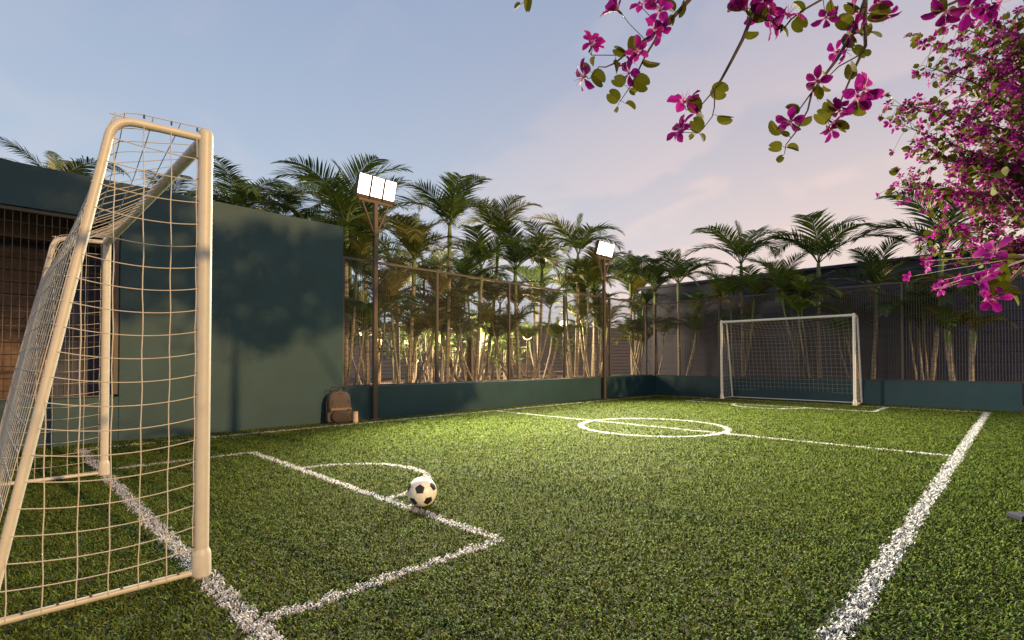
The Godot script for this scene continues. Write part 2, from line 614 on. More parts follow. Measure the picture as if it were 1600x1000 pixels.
# ---------------------------------------------------------------- goals
func bent(pts: Array, bend: float) -> Array:
	# rounds the corners of a path
	var out := [pts[0]]
	for i in range(1, pts.size() - 1):
		var a: Vector3 = pts[i - 1]
		var p: Vector3 = pts[i]
		var c: Vector3 = pts[i + 1]
		var s := p + (a - p).normalized() * bend
		var e := p + (c - p).normalized() * bend
		for k in 9:
			var t := k / 8.0
			out.append(s.lerp(p, t).lerp(p.lerp(e, t), t))
	out.append(pts[-1])
	return out

func flatr(n: int, r: float) -> Array:
	var a := []
	a.resize(n)
	a.fill(r)
	return a

# local axes: goal mouth along z (0 .. -3), net towards -x
func make_goal(label: String) -> Node3D:
	var g := thing("football_goal", label, "football goal", Vector3(GOAL_X - 0.012, 0, -2.712))
	var white := mottled("goal_paint", Color(0.49, 0.475, 0.435), Color(0.56, 0.545, 0.50), 0.45, 2.2)
	var net := mat("net_cord", 0.46, 0.435, 0.40, 0.8)
	var tie := mat("net_tie", 0.05, 0.045, 0.04, 0.7)
	var W := -2.99
	for z in [0.0, W]:
		var b := MB.new()
		b.lathe(Vector3(0, 0, z), [Vector2(0.0, 0.0), Vector2(0.040, 0.0), Vector2(0.0415, 0.02), Vector2(0.0405, 0.105), Vector2(0.037, 0.122), Vector2(0.0315, 0.13), Vector2(0.0305, 0.14), Vector2(0.0305, 2.065), Vector2(0.028, 2.079), Vector2(0.020, 2.088), Vector2(0.0, 2.091)], 32)
		put("post", b.mesh(), white, g)
		b = MB.new()
		var path := bent([Vector3(-0.02, 2.045, z), Vector3(-0.345, 2.03, z), Vector3(-0.70, 0.03, z)], 0.085)
		b.tube(path, flatr(path.size(), 0.0180), 18)
		put("side_frame", b.mesh(), white, g)
		b = MB.new()
		b.tube([Vector3(-0.03, 0.03, z), Vector3(-0.72, 0.03, z)], flatr(2, 0.0138), 16)
		put("ground_bar", b.mesh(), white, g)
	var b := MB.new()
	b.tube([Vector3(0, 2.045, 0.0), Vector3(0, 2.045, W)], flatr(2, 0.0285), 24)
	put("crossbar", b.mesh(), white, g)
	b = MB.new()
	b.tube([Vector3(-0.71, 0.03, 0.0), Vector3(-0.71, 0.03, W)], flatr(2, 0.0138), 16)
	put("back_bar", b.mesh(), white, g)
	# net over the roof and down the back: a hanging sheet with 10 cm meshes
	var prof := []
	var raw := bent([Vector3(0.0, 2.09, 0), Vector3(-0.35, 2.065, 0), Vector3(-0.735, 0.04, 0)], 0.09)
	var total := 0.0
	for i in raw.size() - 1:
		total += raw[i].distance_to(raw[i + 1])
	var at := func(s: float) -> Vector3:
		var left := clampf(s, 0.0, 1.0) * total
		for i in raw.size() - 1:
			var l: float = raw[i].distance_to(raw[i + 1])
			if left <= l or i == raw.size() - 2:
				return raw[i].lerp(raw[i + 1], left / l)
			left -= l
		return raw[-1]
	var sheet := func(u: float, s: float) -> Vector3:
		var p: Vector3 = at.call(s)
		var belly := 4.0 * u * (1.0 - u)
		var top := exp(-pow((s - 0.15) / 0.13, 2.0))
		p.y -= belly * 0.235 * top
		p.x += belly * (0.05 * top - 0.03 * sin(s * PI))
		p.z = lerpf(0.012, W - 0.012, u)
		p.y -= 0.008 * sin(u * 40.0) * sin(s * 9.0) * clampf(belly * 3.0, 0.0, 1.0) * (1.0 - s)
		return p
	b = MB.new()
	var rows := int(total / 0.101)
	for i in rows + 1:
		var pts := []
		for k in 49:
			pts.append(sheet.call(k / 48.0, float(i) / rows))
		b.tube(pts, flatr(pts.size(), 0.0021), 5, false)
	for k in 31:
		var pts := []
		for i in rows * 2 + 1:
			pts.append(sheet.call(k / 30.0, float(i) / (rows * 2)))
		b.tube(pts, flatr(pts.size(), 0.0021), 5, false)
	put("back_net", b.mesh(), net, g)
	# side nets
	for side in 2:
		var z := 0.012 if side == 0 else W - 0.012
		var out := 1.0 if side == 0 else -1.0
		var edge := func(y: float) -> float:
			return lerpf(-0.715, -0.385, clampf((y - 0.03) / 1.9, 0.0, 1.0)) if y < 1.93 else -0.36
		var wall := func(x: float, y: float) -> Vector3:
			var w: float = -(edge as Callable).call(y)
			var u: float = clampf(-x / w, 0.0, 1.0)
			var hang := 4.0 * u * (1.0 - u)
			return Vector3(x, y - 0.034 * hang * clampf((2.05 - y) * 2.0, 0.0, 1.0) * clampf(y * 5.0, 0.0, 1.0), z + out * 0.022 * hang * sin(clampf(y / 2.0, 0.0, 1.0) * PI))
		b = MB.new()
		for i in 21:
			var y := 0.05 + i * 0.0995
			var lo: float = (edge as Callable).call(y)
			var pts := []
			for k in 15:
				pts.append(wall.call(lerpf(-0.03, lo, k / 14.0), y))
			b.tube(pts, flatr(pts.size(), 0.0023), 6, false)
		for k in 8:
			var x := -0.038 - k * 0.1015
			var pts := []
			var high := 2.05
			if x < -0.36:
				high = 0.03 + 1.9 * (0.715 + x) / 0.33
			if high < 0.1: continue
			var steps := maxi(3, int(high / 0.08))
			for i in steps + 1:
				pts.append(wall.call(x + 0.002 * sin(i * 1.7 + k), 0.03 + (high - 0.03) * i / steps))
			b.tube(pts, flatr(pts.size(), 0.0023), 6, false)
		put("side_net", b.mesh(), net, g)
		var ties := MB.new()
		for i in 20:
			var y := 0.15 + i * 0.0995
			ties.tube([Vector3(-0.036, y - 0.004, z), Vector3(-0.036, y + 0.004, z)], flatr(2, 0.0048), 6)
		for k in 6:
			ties.tube([Vector3(-0.09 - k * 0.1015, 0.047, z), Vector3(-0.098 - k * 0.1015, 0.047, z)], flatr(2, 0.006), 6)
			if k < 3:
				ties.tube([Vector3(-0.038 - k * 0.1015, 2.066 - k * 0.004, z), Vector3(-0.038 - k * 0.1015, 2.082 - k * 0.004, z)], flatr(2, 0.004), 6)
		put("net_ties", ties.mesh(), tie, g).set_meta("kind", "stuff")
	return g

# ---------------------------------------------------------------- football
func ico_dirs() -> Array:
	var a := [Vector3.UP]
	var y := 1.0 / sqrt(5.0)
	var r := 2.0 / sqrt(5.0)
	for k in 5:
		a.append(Vector3(cos(TAU * k / 5) * r, y, sin(TAU * k / 5) * r))
	for k in 5:
		a.append(Vector3(cos(TAU * (k + 0.5) / 5) * r, -y, sin(TAU * (k + 0.5) / 5) * r))
	a.append(Vector3.DOWN)
	return a

func panel(corners: Array, r: float) -> ArrayMesh:
	var b := MB.new()
	var mid := Vector3.ZERO
	for p in corners: mid += p
	mid = mid.normalized()
	var edge := []
	for k in corners.size():
		for i in 4:
			edge.append(corners[k].lerp(corners[(k + 1) % corners.size()], i / 4.0).normalized())
	var rings := [[0.35, 1.0], [0.65, 1.0], [0.86, 0.999], [0.945, 0.993], [0.985, 0.978], [0.992, 0.955]]
	var prev := []
	var c := b.vert(mid * r, mid)
	for j in rings.size():
		var row := []
		for e in edge:
			var d: Vector3 = mid.lerp(e, rings[j][0]).normalized()
			var nn := d
			if j >= 3:
				nn = (d + (d - mid * d.dot(mid)).normalized() * [0.0, 0.0, 0.0, 0.25, 0.8, 1.5][j]).normalized()
			row.append(b.vert(d * r * rings[j][1], nn))
		for k in row.size():
			var k2 := (k + 1) % row.size()
			if j == 0: b.tri(c, row[k], row[k2])
			else: b.quad(prev[k], prev[k2], row[k2], row[k])
		prev = row
	return b.mesh()

func build_ball() -> void:
	var r := 0.101
	var o := thing("football", "black and white football resting beside the near penalty line", "football", Vector3(2.085, 0.002, -2.94))
	var view := (Vector3(0, 1, 0) - Vector3(2.085, 0.1, -2.94)).normalized()
	var right := Vector3(1, 0, 1).normalized()
	right = (right - view * right.dot(view)).normalized()
	var up := view.cross(right)
	var pole := (view * 0.97 - right * 0.16 + up * 0.17).normalized()
	var u2 := (up - pole * up.dot(pole)).normalized().rotated(pole, 0.05)
	var turn := Basis(u2, pole, u2.cross(pole))
	var dirs := ico_dirs()
	var near := func(i: int) -> Array:
		var a := []
		for j in 12:
			if j != i and dirs[i].dot(dirs[j]) > 0.4: a.append(j)
		var first: Vector3 = dirs[a[0]]
		var fx: Vector3 = (first - dirs[i] * first.dot(dirs[i])).normalized()
		var fy: Vector3 = dirs[i].cross(fx)
		a.sort_custom(func(p, q): return atan2(dirs[p].dot(fy), dirs[p].dot(fx)) < atan2(dirs[q].dot(fy), dirs[q].dot(fx)))
		return a
	var black := mat("ball_black", 0.018, 0.018, 0.022, 0.38)
	var white := mat("ball_white", 0.78, 0.77, 0.74, 0.36)
	var at := Transform3D(turn, Vector3(0, r, 0))
	for i in 12:
		var pts := []
		for j in near.call(i):
			pts.append((dirs[i] * 2.0 + dirs[j]).normalized())
		put("black_panel", panel(pts, r), black, o, at)
	for i in 12:
		for j in range(i + 1, 12):
			for k in range(j + 1, 12):
				if dirs[i].dot(dirs[j]) > 0.4 and dirs[j].dot(dirs[k]) > 0.4 and dirs[i].dot(dirs[k]) > 0.4:
					var t := [dirs[i], dirs[j], dirs[k]]
					var pts := []
					for m in 3:
						var p: Vector3 = t[m]
						var q: Vector3 = t[(m + 1) % 3]
						pts.append((p * 2.0 + q).normalized())
						pts.append((q * 2.0 + p).normalized())
					put("white_panel", panel(pts, r), white, o, at)
	var core := MB.new()
	var prof := []
	for k in 13:
		prof.append(Vector2(sin(PI * k / 12) * r * 0.962, -cos(PI * k / 12) * r * 0.962))
	core.lathe(Vector3.ZERO, prof, 20)
	put("seam", core.mesh(), mat("ball_seam", 0.25, 0.25, 0.25, 0.7), o, at)

# ---------------------------------------------------------------- bag and bottle by the wall
func build_bag() -> void:
	var cloth := mottled("bag_cloth", Color(0.070, 0.054, 0.049), Color(0.11, 0.085, 0.076), 0.9, 3.0, 0.25, 14.0, 41)
	var strapm := mat("bag_strap", 0.012, 0.013, 0.016, 0.7)
	var o := thing("backpack", "brown backpack with black handles standing against the teal wall", "backpack", Vector3(3.93, 0.0, -7.83), -0.12)
	o.scale = Vector3(1.0, 1.14, 1.0)
	var b := MB.new()
	var secs := []
	for k in 15:
		var t := k / 14.0
		var y := 0.01 + 0.46 * t
		var u := clampf((t - 0.70) / 0.30, 0.0, 1.0)
		var f := pow(1.0 - pow(u, 2.6), 0.42) * (1.0 - 0.25 * pow(clampf((0.08 - t) / 0.08, 0.0, 1.0), 2.0))
		secs.append([Vector3(0, y, -0.01 - 0.02 * t), 0.180 * (0.95 + 0.06 * sin(t * 3.0)) * maxf(f, 0.30), 0.105 * maxf(f, 0.25), 3.4])
	b.loft(secs, 36)
	put("body", b.mesh(), cloth, o)
	b = MB.new()
	secs = []
	for k in 9:
		var t := k / 8.0
		var f := pow(sin(PI * clampf(t * 0.9 + 0.05, 0.0, 1.0)), 0.3)
		secs.append([Vector3(-0.005, 0.025 + 0.17 * t, 0.09), 0.150 * f, 0.050 * f, 3.5])
	b.loft(secs, 28)
	put("front_pocket", b.mesh(), mottled("bag_pocket", Color(0.035, 0.028, 0.027), Color(0.06, 0.047, 0.045), 0.9, 4.0, 0.2, 14.0, 43), o)
	b = MB.new()
	var zip := []
	for k in 15:
		var a := PI * k / 14.0
		zip.append(Vector3(cos(a) * 0.135, 0.27 + sin(a) * 0.155, 0.079 - 0.02 * sin(a)))
	b.tube(zip, flatr(15, 0.004), 6)
	put("zip", b.mesh(), strapm, o)
	b = MB.new()
	b.box(Vector3(0, 0.208, 0.098), Vector3(0.335, 0.034, 0.016), 0.005)
	put("flap_strap", b.mesh(), mottled("bag_trim", Color(0.16, 0.10, 0.07), Color(0.22, 0.145, 0.10), 0.7, 4.0), o)
	b = MB.new()
	b.box(Vector3(0.12, 0.195, 0.108), Vector3(0.03, 0.03, 0.012), 0.003)
	put("buckle", b.mesh(), strapm, o)
	for s in [-0.105, 0.02]:
		b = MB.new()
		b.tube(bent([Vector3(s - 0.035, 0.45, 0.01), Vector3(s - 0.035, 0.515, 0.03), Vector3(s + 0.06, 0.515, 0.03), Vector3(s + 0.06, 0.45, 0.03)], 0.025), flatr(20, 0.006), 8)
		put("handle", b.mesh(), strapm, o)
	b = MB.new()
	b.tube([Vector3(0.06, 0.51, 0.04), Vector3(0.09, 0.49, 0.075), Vector3(0.085, 0.455, 0.09), Vector3(0.06, 0.46, 0.09), Vector3(0.055, 0.49, 0.07)], flatr(5, 0.006), 8)
	put("strap_loop", b.mesh(), strapm, o)
	for s in [-1.0, 1.0]:
		b = MB.new()
		b.tube([Vector3(s * 0.165, 0.40, -0.05), Vector3(s * 0.195, 0.30, -0.02), Vector3(s * 0.2, 0.17, 0.0), Vector3(s * 0.175, 0.05, -0.02)], flatr(4, 0.011), 8)
		put("shoulder_strap", b.mesh(), strapm, o)
		b = MB.new()
		b.loft([[Vector3(s * 0.165, 0.03, 0.01), 0.022, 0.05, 3.0], [Vector3(s * 0.178, 0.05, 0.01), 0.03, 0.06, 3.0], [Vector3(s * 0.178, 0.15, 0.01), 0.03, 0.06, 3.0], [Vector3(s * 0.170, 0.165, 0.01), 0.02, 0.055, 3.0]], 20)
		put("side_pocket", b.mesh(), cloth, o)
	var m := thing("bottle", "pale tan drinking bottle standing in front of the backpack", "bottle", Vector3(4.145, 0.0, -7.69))
	b = MB.new()
	b.lathe(Vector3.ZERO, [Vector2(0, 0.002), Vector2(0.036, 0.002), Vector2(0.040, 0.008), Vector2(0.042, 0.05), Vector2(0.039, 0.11), Vector2(0.041, 0.15), Vector2(0.036, 0.158), Vector2(0.0, 0.158)], 28)
	put("body", b.mesh(), mat("bottle_tan", 0.52, 0.38, 0.27, 0.4), m)
	b = MB.new()
	b.lathe(Vector3(0, 0.159, 0), [Vector2(0, 0), Vector2(0.040, 0), Vector2(0.041, 0.004), Vector2(0.040, 0.022), Vector2(0.036, 0.026), Vector2(0, 0.026)], 28)
	put("cap", b.mesh(), mat("bottle_cap", 0.42, 0.30, 0.21, 0.5), m)
	b = MB.new()
	b.box(Vector3.ZERO, Vector3(0.11, 0.035, 0.09), 0.006)
	tag(put("added_dark_block", b.mesh(), mat("navy_block", 0.008, 0.009, 0.026, 0.9), self, Transform3D(Basis(Vector3.UP, 0.75), Vector3(4.575, 0.022, -0.01))), "small dark navy block added for an unidentified dark patch at the right edge", "box")  # added stand-in for an unidentified dark patch, not a known box

# ---------------------------------------------------------------- floodlights
func floodlight(at: Vector3, label: String, aim: float, lean: float) -> void:
	var steel := mottled("lamp_steel", Color(0.07, 0.045, 0.032), Color(0.105, 0.068, 0.046), 0.5, 2.0)
	var o := thing("floodlight", label, "floodlight", at, 0.0, "floodlights on the left side of the pitch")
	var b := MB.new()
	b.box(Vector3(0, 1.87, 0), Vector3(0.072, 3.74, 0.072), 0.006)
	put("pole", b.mesh(), steel, o)
	b = MB.new()
	b.box(Vector3(0, 0.006, 0), Vector3(0.20, 0.014, 0.20), 0.004)
	put("base_plate", b.mesh(), steel, o)
	b = MB.new()
	b.box(Vector3(0, 3.76, 0.0), Vector3(0.66, 0.05, 0.05), 0.005)
	put("crossbeam", b.mesh(), steel, o)
	for s in [-1.0, 1.0]:
		b = MB.new()
		b.tube([Vector3(s * 0.02, 3.20, 0), Vector3(s * 0.26, 3.75, 0)], flatr(2, 0.020), 10)
		put("strut", b.mesh(), steel, o)
	var tilt := Basis(Vector3.RIGHT, aim)
	var glow := StandardMaterial3D.new()
	glow.resource_name = "lamp_glow"
	glow.albedo_color = Color(0.9, 0.9, 0.9)
	glow.roughness = 0.3
	glow.emission_enabled = true
	glow.emission = Color(1.0, 0.98, 0.93)
	glow.emission_energy_multiplier = 6.0
	for k in 3:
		var c := Vector3((k - 1) * 0.248, 3.985, 0.045)
		var h := MB.new()
		h.box(Vector3(0, 0, -0.045), Vector3(0.236, 0.40, 0.07), 0.008)
		for s in [-1.0, 1.0]:
			h.box(Vector3(s * 0.1135, 0, 0.0), Vector3(0.009, 0.40, 0.05), 0.002)
			h.box(Vector3(0, s * 0.1955, 0.0), Vector3(0.217, 0.009, 0.05), 0.002)
		h.box(Vector3(0, -0.165, 0.006), Vector3(0.216, 0.05, 0.03), 0.003)
		var head := put("lamp_head", h.mesh(), steel, o, Transform3D(tilt, c))
		var f := MB.new()
		f.box(Vector3(0, 0.025, 0.0), Vector3(0.214, 0.325, 0.012))
		put("lamp_glass", f.mesh(), glow, head)
		var l := SpotLight3D.new()
		l.name = "lamp_light"
		l.spot_angle = 52.0
		l.spot_angle_attenuation = 1.0
		l.spot_range = 40.0
		l.spot_attenuation = 2.0
		l.light_size = 0.13
		l.light_energy = LAMP
		l.light_color = Color(1.0, 0.95, 0.82)
		l.shadow_enabled = true
		head.add_child(l, true)
		l.position = Vector3(0, 0.025, 0.17)
		l.look_at(at + Vector3(1.9 * lean + (k - 1) * 0.6, 0, 5.3), Vector3.UP)

# ---------------------------------------------------------------- garden things
func build_garden() -> void:
	var wick := mottled("wicker", Color(0.20, 0.145, 0.10), Color(0.34, 0.25, 0.175), 0.8, 6.0, 0.4, 16.0, 51)
	var frame := mat("lounger_frame", 0.30, 0.22, 0.15, 0.6)
	var l := thing("lounge_chair", "wicker lounge chair behind the fence, leftmost of the row", "lounge chair", Vector3(14.11, 0, -18.4), 0.25, "wicker lounge chairs in the garden")
	var b := MB.new()
	b.box(Vector3(0, 0.34, 0.15), Vector3(0.74, 0.06, 1.35), 0.015)
	put("seat", b.mesh(), wick, l)
	b = MB.new()
	b.box(Vector3(0, 0.62, -0.72), Vector3(0.74, 0.74, 0.05), 0.015, Basis(Vector3.RIGHT, -0.62))
	put("backrest", b.mesh(), wick, l)
	for x in [-0.34, 0.34]:
		for z in [-0.45, 0.75]:
			b = MB.new()
			b.box(Vector3(x, 0.155, z), Vector3(0.05, 0.31, 0.05), 0.005)
			put("leg", b.mesh(), frame, l)
		b = MB.new()
		b.tube([Vector3(x * 1.08, 0.34, 0.2), Vector3(x * 1.08, 0.55, 0.1), Vector3(x * 1.08, 0.56, -0.5)], flatr(3, 0.022), 8)
		put("armrest", b.mesh(), frame, l)
	var spots := [[15.28, -17.25, 0.35, "second wicker lounge chair from the left behind the fence"], [16.13, -16.4, 0.5, "middle wicker lounge chair of the five behind the fence"], [17.18, -15.34, 0.2, "fourth wicker lounge chair from the left behind the fence"], [18.05, -14.47, 0.4, "wicker lounge chair behind the fence, rightmost of the row"]]
	for s in spots:
		var c := l.duplicate()
		c.name = numbered("lounge_chair")
		add_child(c)
		c.position = Vector3(s[0], 0, s[1])
		c.rotation.y = s[2]
		c.set_meta("label", s[3])
	var glow := StandardMaterial3D.new()
	glow.resource_name = "globe_glow"
	glow.albedo_color = Color(0.95, 0.9, 0.8)
	glow.emission_enabled = true
	glow.emission = Color(1.0, 0.86, 0.62)
	glow.emission_energy_multiplier = 4.0
	var dark := mat("globe_post", 0.05, 0.045, 0.04, 0.6)
	var globes := [[10.53, 1.77, -17.78, "leftmost glowing globe lamp among the palm trunks"], [11.36, 1.77, -16.95, "second glowing globe lamp from the left among the palm trunks"], [11.37, 1.80, -14.81, "third glowing globe lamp from the left among the palm trunks"], [11.72, 1.83, -13.04, "fourth glowing globe lamp from the left among the palm trunks"], [12.42, 1.87, -11.6, "fifth glowing globe lamp from the left, half hidden by leaves"], [13.2, 2.2, -10.7, "globe lamp high among leaves left of the second floodlight"]]
	for g in globes:
		var o := thing("garden_lamp", g[3], "lamp", Vector3(g[0], 0, g[2]), 0.0, "globe lamps in the garden")
		b = MB.new()
		var prof := []
		for k in 13:
			prof.append(Vector2(sin(PI * k / 12) * 0.16, g[1] - cos(PI * k / 12) * 0.16))
		b.lathe(Vector3.ZERO, prof, 20)
		put("lamp_globe", b.mesh(), glow, o)
		b = MB.new()
		b.tube([Vector3.ZERO, Vector3(0, g[1] - 0.15, 0)], flatr(2, 0.03), 10)
		put("post", b.mesh(), dark, o)
		var p := OmniLight3D.new()
		p.name = "lamp_light"
		p.light_energy = GLOBE
		p.light_color = Color(1.0, 0.87, 0.68)
		p.light_size = 0.15
		p.omni_range = 40.0
		p.shadow_enabled = true
		o.add_child(p, true)
		p.position = Vector3(0, g[1], 0)
	# small pavilion at the far left of the garden
	var pav := thing("garden_pavilion", "grey roofed garden pavilion with pale fringe behind the first fence panel", "pavilion", Vector3(8.6, 0, -18.2), -0.3)
	b = MB.new()
	for s in [-1.0, 1.0]:
		b.box(Vector3(0, 2.62, s * 0.62), Vector3(3.6, 0.08, 1.5), 0.01, Basis(Vector3.RIGHT, s * 0.45))
	put("roof", b.mesh(), mats.dark_board, pav)
	b = MB.new()
	for s in [-1.0, 1.0]:
		b.box(Vector3(0, 2.15, s * 1.24), Vector3(3.6, 0.20, 0.02))
		b.box(Vector3(s * 1.8, 2.15, 0), Vector3(0.02, 0.20, 2.46))
	put("fringe", b.mesh(), mat("pale_cloth", 0.62, 0.60, 0.56, 0.9), pav)
	for x in [-1.7, 1.7]:
		for z in [-1.15, 1.15]:
			b = MB.new()
			b.box(Vector3(x, 1.15, z), Vector3(0.09, 2.3, 0.09), 0.006)
			put("post", b.mesh(), frame, pav)
	b = MB.new()
	b.box(Vector3(17.2, 0.02, -17.0), Vector3(12, 0.1, 6.0), 0.0, Basis(Vector3.UP, -0.78))
	tag(put("garden_terrace", b.mesh(), mottled("terrace_stone", Color(0.22, 0.15, 0.10), Color(0.32, 0.23, 0.165), 0.85, 0.7), self), "brown paved terrace under the lounge chairs", "terrace", "", "structure")
	for s in [[9.6, -11.2, "brown timber post among the palm trunks beyond the second fence post"], [10.9, -10.9, "brown timber post beside the yellow green shrub in the garden"]]:
		b = MB.new()
		b.box(Vector3(0, 0.85, 0), Vector3(0.14, 1.7, 0.14), 0.01)
		tag(put("timber_post", b.mesh(), mats.brown_board, self, Transform3D(Basis(Vector3.UP, 0.4), Vector3(s[0], 0, s[1]))), s[2], "post", "")

# ---------------------------------------------------------------- palms
var fronds := []
var tall_fronds := []

# arching frond grown from the origin along +x; rise and bend in radians
func frond(length: float, rise: float, bend: float, leaf: float, pairs: int, vee: float, droop: float) -> ArrayMesh:
	var b := MB.new()
	var pts := []
	var dirs := []
	var p := Vector3.ZERO
	var n := 14
	var sway := rng.randf_range(-0.12, 0.12)
	for i in n + 1:
		var t := float(i) / n
		var a := rise - bend * pow(t, 1.35)
		var d := Vector3(cos(a), sin(a), sway * t).normalized()
		pts.append(p)
		dirs.append(d)
		p += d * length / n
	b.tint = Color(1.5, 1.35, 0.75)
	var radii := []
	for i in n + 1: radii.append(lerpf(0.012, 0.0025, float(i) / n))
	b.tube(pts, radii, 5, false)
	for k in pairs * 2:
		var s := 1.0 if k % 2 == 0 else -1.0
		var t := 0.13 + 0.86 * (k / 2 + 0.5 * (k % 2)) / pairs
		var fi := t * n
		var i0 := mini(int(fi), n - 1)
		var o: Vector3 = pts[i0].lerp(pts[i0 + 1], fi - i0)
		var d: Vector3 = dirs[i0].lerp(dirs[i0 + 1], fi - i0).normalized()
		var side := Vector3(0, 0, s)
		side = (side - d * side.dot(d)).normalized()
		var up := side.cross(d) * s
		if up.y < 0.0 and d.y < 0.95: up = -up
		var prof := sin(PI * clampf(0.16 + t * 0.80, 0.0, 1.0))
		var len := leaf * (0.30 + 0.72 * prof) * rng.randf_range(0.86, 1.1)
		var fwd := lerpf(0.62, 1.25, t) + rng.randf_range(-0.1, 0.1)
		var v := vee + rng.randf_range(-0.14, 0.14)
		var dir := (side * cos(v) + up * sin(v) + d * fwd).normalized()
		var wv := dir.cross(up.rotated(d, rng.randf_range(-0.5, 0.9) * s)).normalized() * 0.0130 * (0.6 + 0.5 * prof)
		var g := rng.randf_range(0.72, 1.25)
		b.tint = Color(g * rng.randf_range(0.85, 1.2), g, g * 0.9)
		if rng.randf() < 0.06: b.tint = Color(2.6, 1.7, 0.9)
		var q := o
		var prev := []
		for j in 4:
			var u := j / 3.0
			var w: float = [0.55, 1.0, 0.75, 0.05][j]
			var nn := wv.cross(dir).normalized()
			var row := [b.vert(q - wv * w, nn), b.vert(q + wv * w, nn)]
			if prev.size(): b.quad(prev[0], prev[1], row[1], row[0])
			prev = row
			dir = (dir + Vector3.DOWN * droop * (0.5 + u)).normalized()
			q += dir * len / 3.0
	return b.mesh()

func trunk_mesh(path: Array, r0: float, r1: float, shaft: float) -> ArrayMesh:
	# ringed stem, with a smooth green crownshaft at its top
	var c := Curve3D.new()
	for p in path: c.add_point(p)
	c.set_point_out(0, (path[1] - path[0]) * 0.3)
	c.set_point_in(1, (path[0] - path[1]) * 0.15 + Vector3.DOWN * path[0].distance_to(path[1]) * 0.3)
	var len := c.get_baked_length()
	var b := MB.new()
	var rings := int(clampf(len / 0.11, 8, 34))
	var pts := []
	var rr := []
	var tones := []
	for i in rings:
		var t0 := float(i) / rings
		var t1 := t0 + 0.78 / rings
		var rad := lerpf(r0, r1, t0)
		for q in [[t0, 0.96, 1.0], [t1, 1.0, 0.9], [t1 + 0.06 / rings, 1.13, 0.42], [t1 + 0.14 / rings, 1.02, 0.5]]:
			pts.append(c.sample_baked(q[0] * len))
			var green := smoothstep(1.0 - shaft - 0.06, 1.0 - shaft + 0.02, q[0])
			rr.append(rad * lerpf(q[1], 1.0, green) * (1.0 + green * 0.35 * sin(clampf((q[0] - 1.0 + shaft) / shaft, 0.0, 1.0) * PI)))
			var k: float = q[2] * rng.randf_range(0.85, 1.1)
			tones.append(Color(k, k, k).lerp(Color(0.42, 0.68, 0.30), green))
	pts.append(path[-1])
	rr.append(r1 * 0.7)
	tones.append(Color(0.4, 0.7, 0.3))
	b.tube(pts, rr, 8, false)
	for i in b.v.size():
		b.c[i] = tones[i / 8]
	return b.mesh()

func make_fronds() -> void:
	for k in 7:
		fronds.append(frond(1.55 * rng.randf_range(0.92, 1.1), [1.15, 0.95, 1.25, 0.8, 1.05, 1.3, 0.9][k], [1.75, 1.65, 1.6, 1.6, 2.15, 1.45, 1.85][k], 0.47, 42, 0.38, 0.17))
	for k in 5:
		tall_fronds.append(frond(1.75 * rng.randf_range(0.92, 1.1), [1.1, 0.8, 1.3, 0.55, 1.0][k], [1.9, 1.9, 1.5, 1.6, 2.3][k], 0.50, 46, 0.12, 0.22))
	for k in 3:
		var m := mat(["frond_green", "frond_dark", "frond_yellow"][k], [0.092, 0.066, 0.17][k], [0.152, 0.115, 0.165][k], [0.030, 0.028, 0.028][k], 0.40)
		m.vertex_color_use_as_albedo = true
		m.backlight_enabled = true
		m.backlight = lin(0.6, 0.6, 0.4)
	var t := mat("palm_stem", 0.33, 0.292, 0.24, 0.75)
	t.vertex_color_use_as_albedo = true

func crown(o: Node3D, at: Vector3, size: float, count: int, kinds: Array, tone := 0, lift := 0.0) -> void:
	var a0 := rng.randf() * TAU
	var names := ["frond_green", "frond_dark", "frond_yellow"]
	for k in count:
		var yaw := a0 + TAU * k / count * 1.0 + rng.randf_range(-0.3, 0.3)
		var bs := Basis(Vector3.UP, yaw) * Basis(Vector3.BACK, lift + rng.randf_range(-0.22, 0.14) - 0.12 * (k % 3))
		bs = bs.scaled(Vector3.ONE * size * rng.randf_range(0.85, 1.12))
		var m: int = tone
		if rng.randf() < 0.22: m = (tone + 1 + rng.randi() % 2) % 3
		put("frond", kinds[rng.randi() % kinds.size()], mats[names[m]], o, Transform3D(bs, at + Vector3(0, -0.02, 0)))
	# the young spear leaf
	put("spear", kinds[5 % kinds.size()], mats[names[0]], o, Transform3D((Basis(Vector3.UP, rng.randf() * TAU) * Basis(Vector3.BACK, 0.42)).scaled(Vector3(0.42, 0.80, 0.24) * size), at))

func palm(called: String, label: String, group: String, base: Vector3, stems: Array, tone := 0, tall := false) -> Node3D:
	var o := thing(called, label, "palm tree", base, 0.0, group)
	for s in stems:
		# [dx, top height, dz, radius, crown size, fronds]
		var top := Vector3(s[0], s[1], s[2])
		var foot := Vector3(s[0], 0, s[2]).normalized() * 0.10 + Vector3(rng.randf_range(-0.08, 0.08), 0, rng.randf_range(-0.08, 0.08))
		put("trunk", trunk_mesh([foot, top], s[3], s[3] * 0.72, 0.16 if not tall else 0.04), mats.palm_stem, o)
		crown(o, top, s[4], s[5], tall_fronds if tall else fronds, tone, -0.05 if tall else 0.2)
	return o

# a clump: one leading stem to a given top, and slimmer leaning ones round it
func clump(label: String, group: String, top: Vector3, lean: Vector2, size: float, extra: int, tone := 0, spread := 1.0) -> void:
	var base := Vector3(top.x - lean.x, 0, top.z - lean.y)
	var stems := [[lean.x, top.y, lean.y, 0.052, size * 1.1, 8]]
	for k in extra:
		var a := rng.randf() * TAU
		var r := rng.randf_range(0.35, 1.0) * spread
		stems.append([cos(a) * r, rng.randf_range(1.55, top.y * 0.76), sin(a) * r * 0.8, rng.randf_range(0.022, 0.036), size * rng.randf_range(0.62, 0.85), 6 + rng.randi() % 2])
	palm("areca_palm", label, group, base, stems, tone)

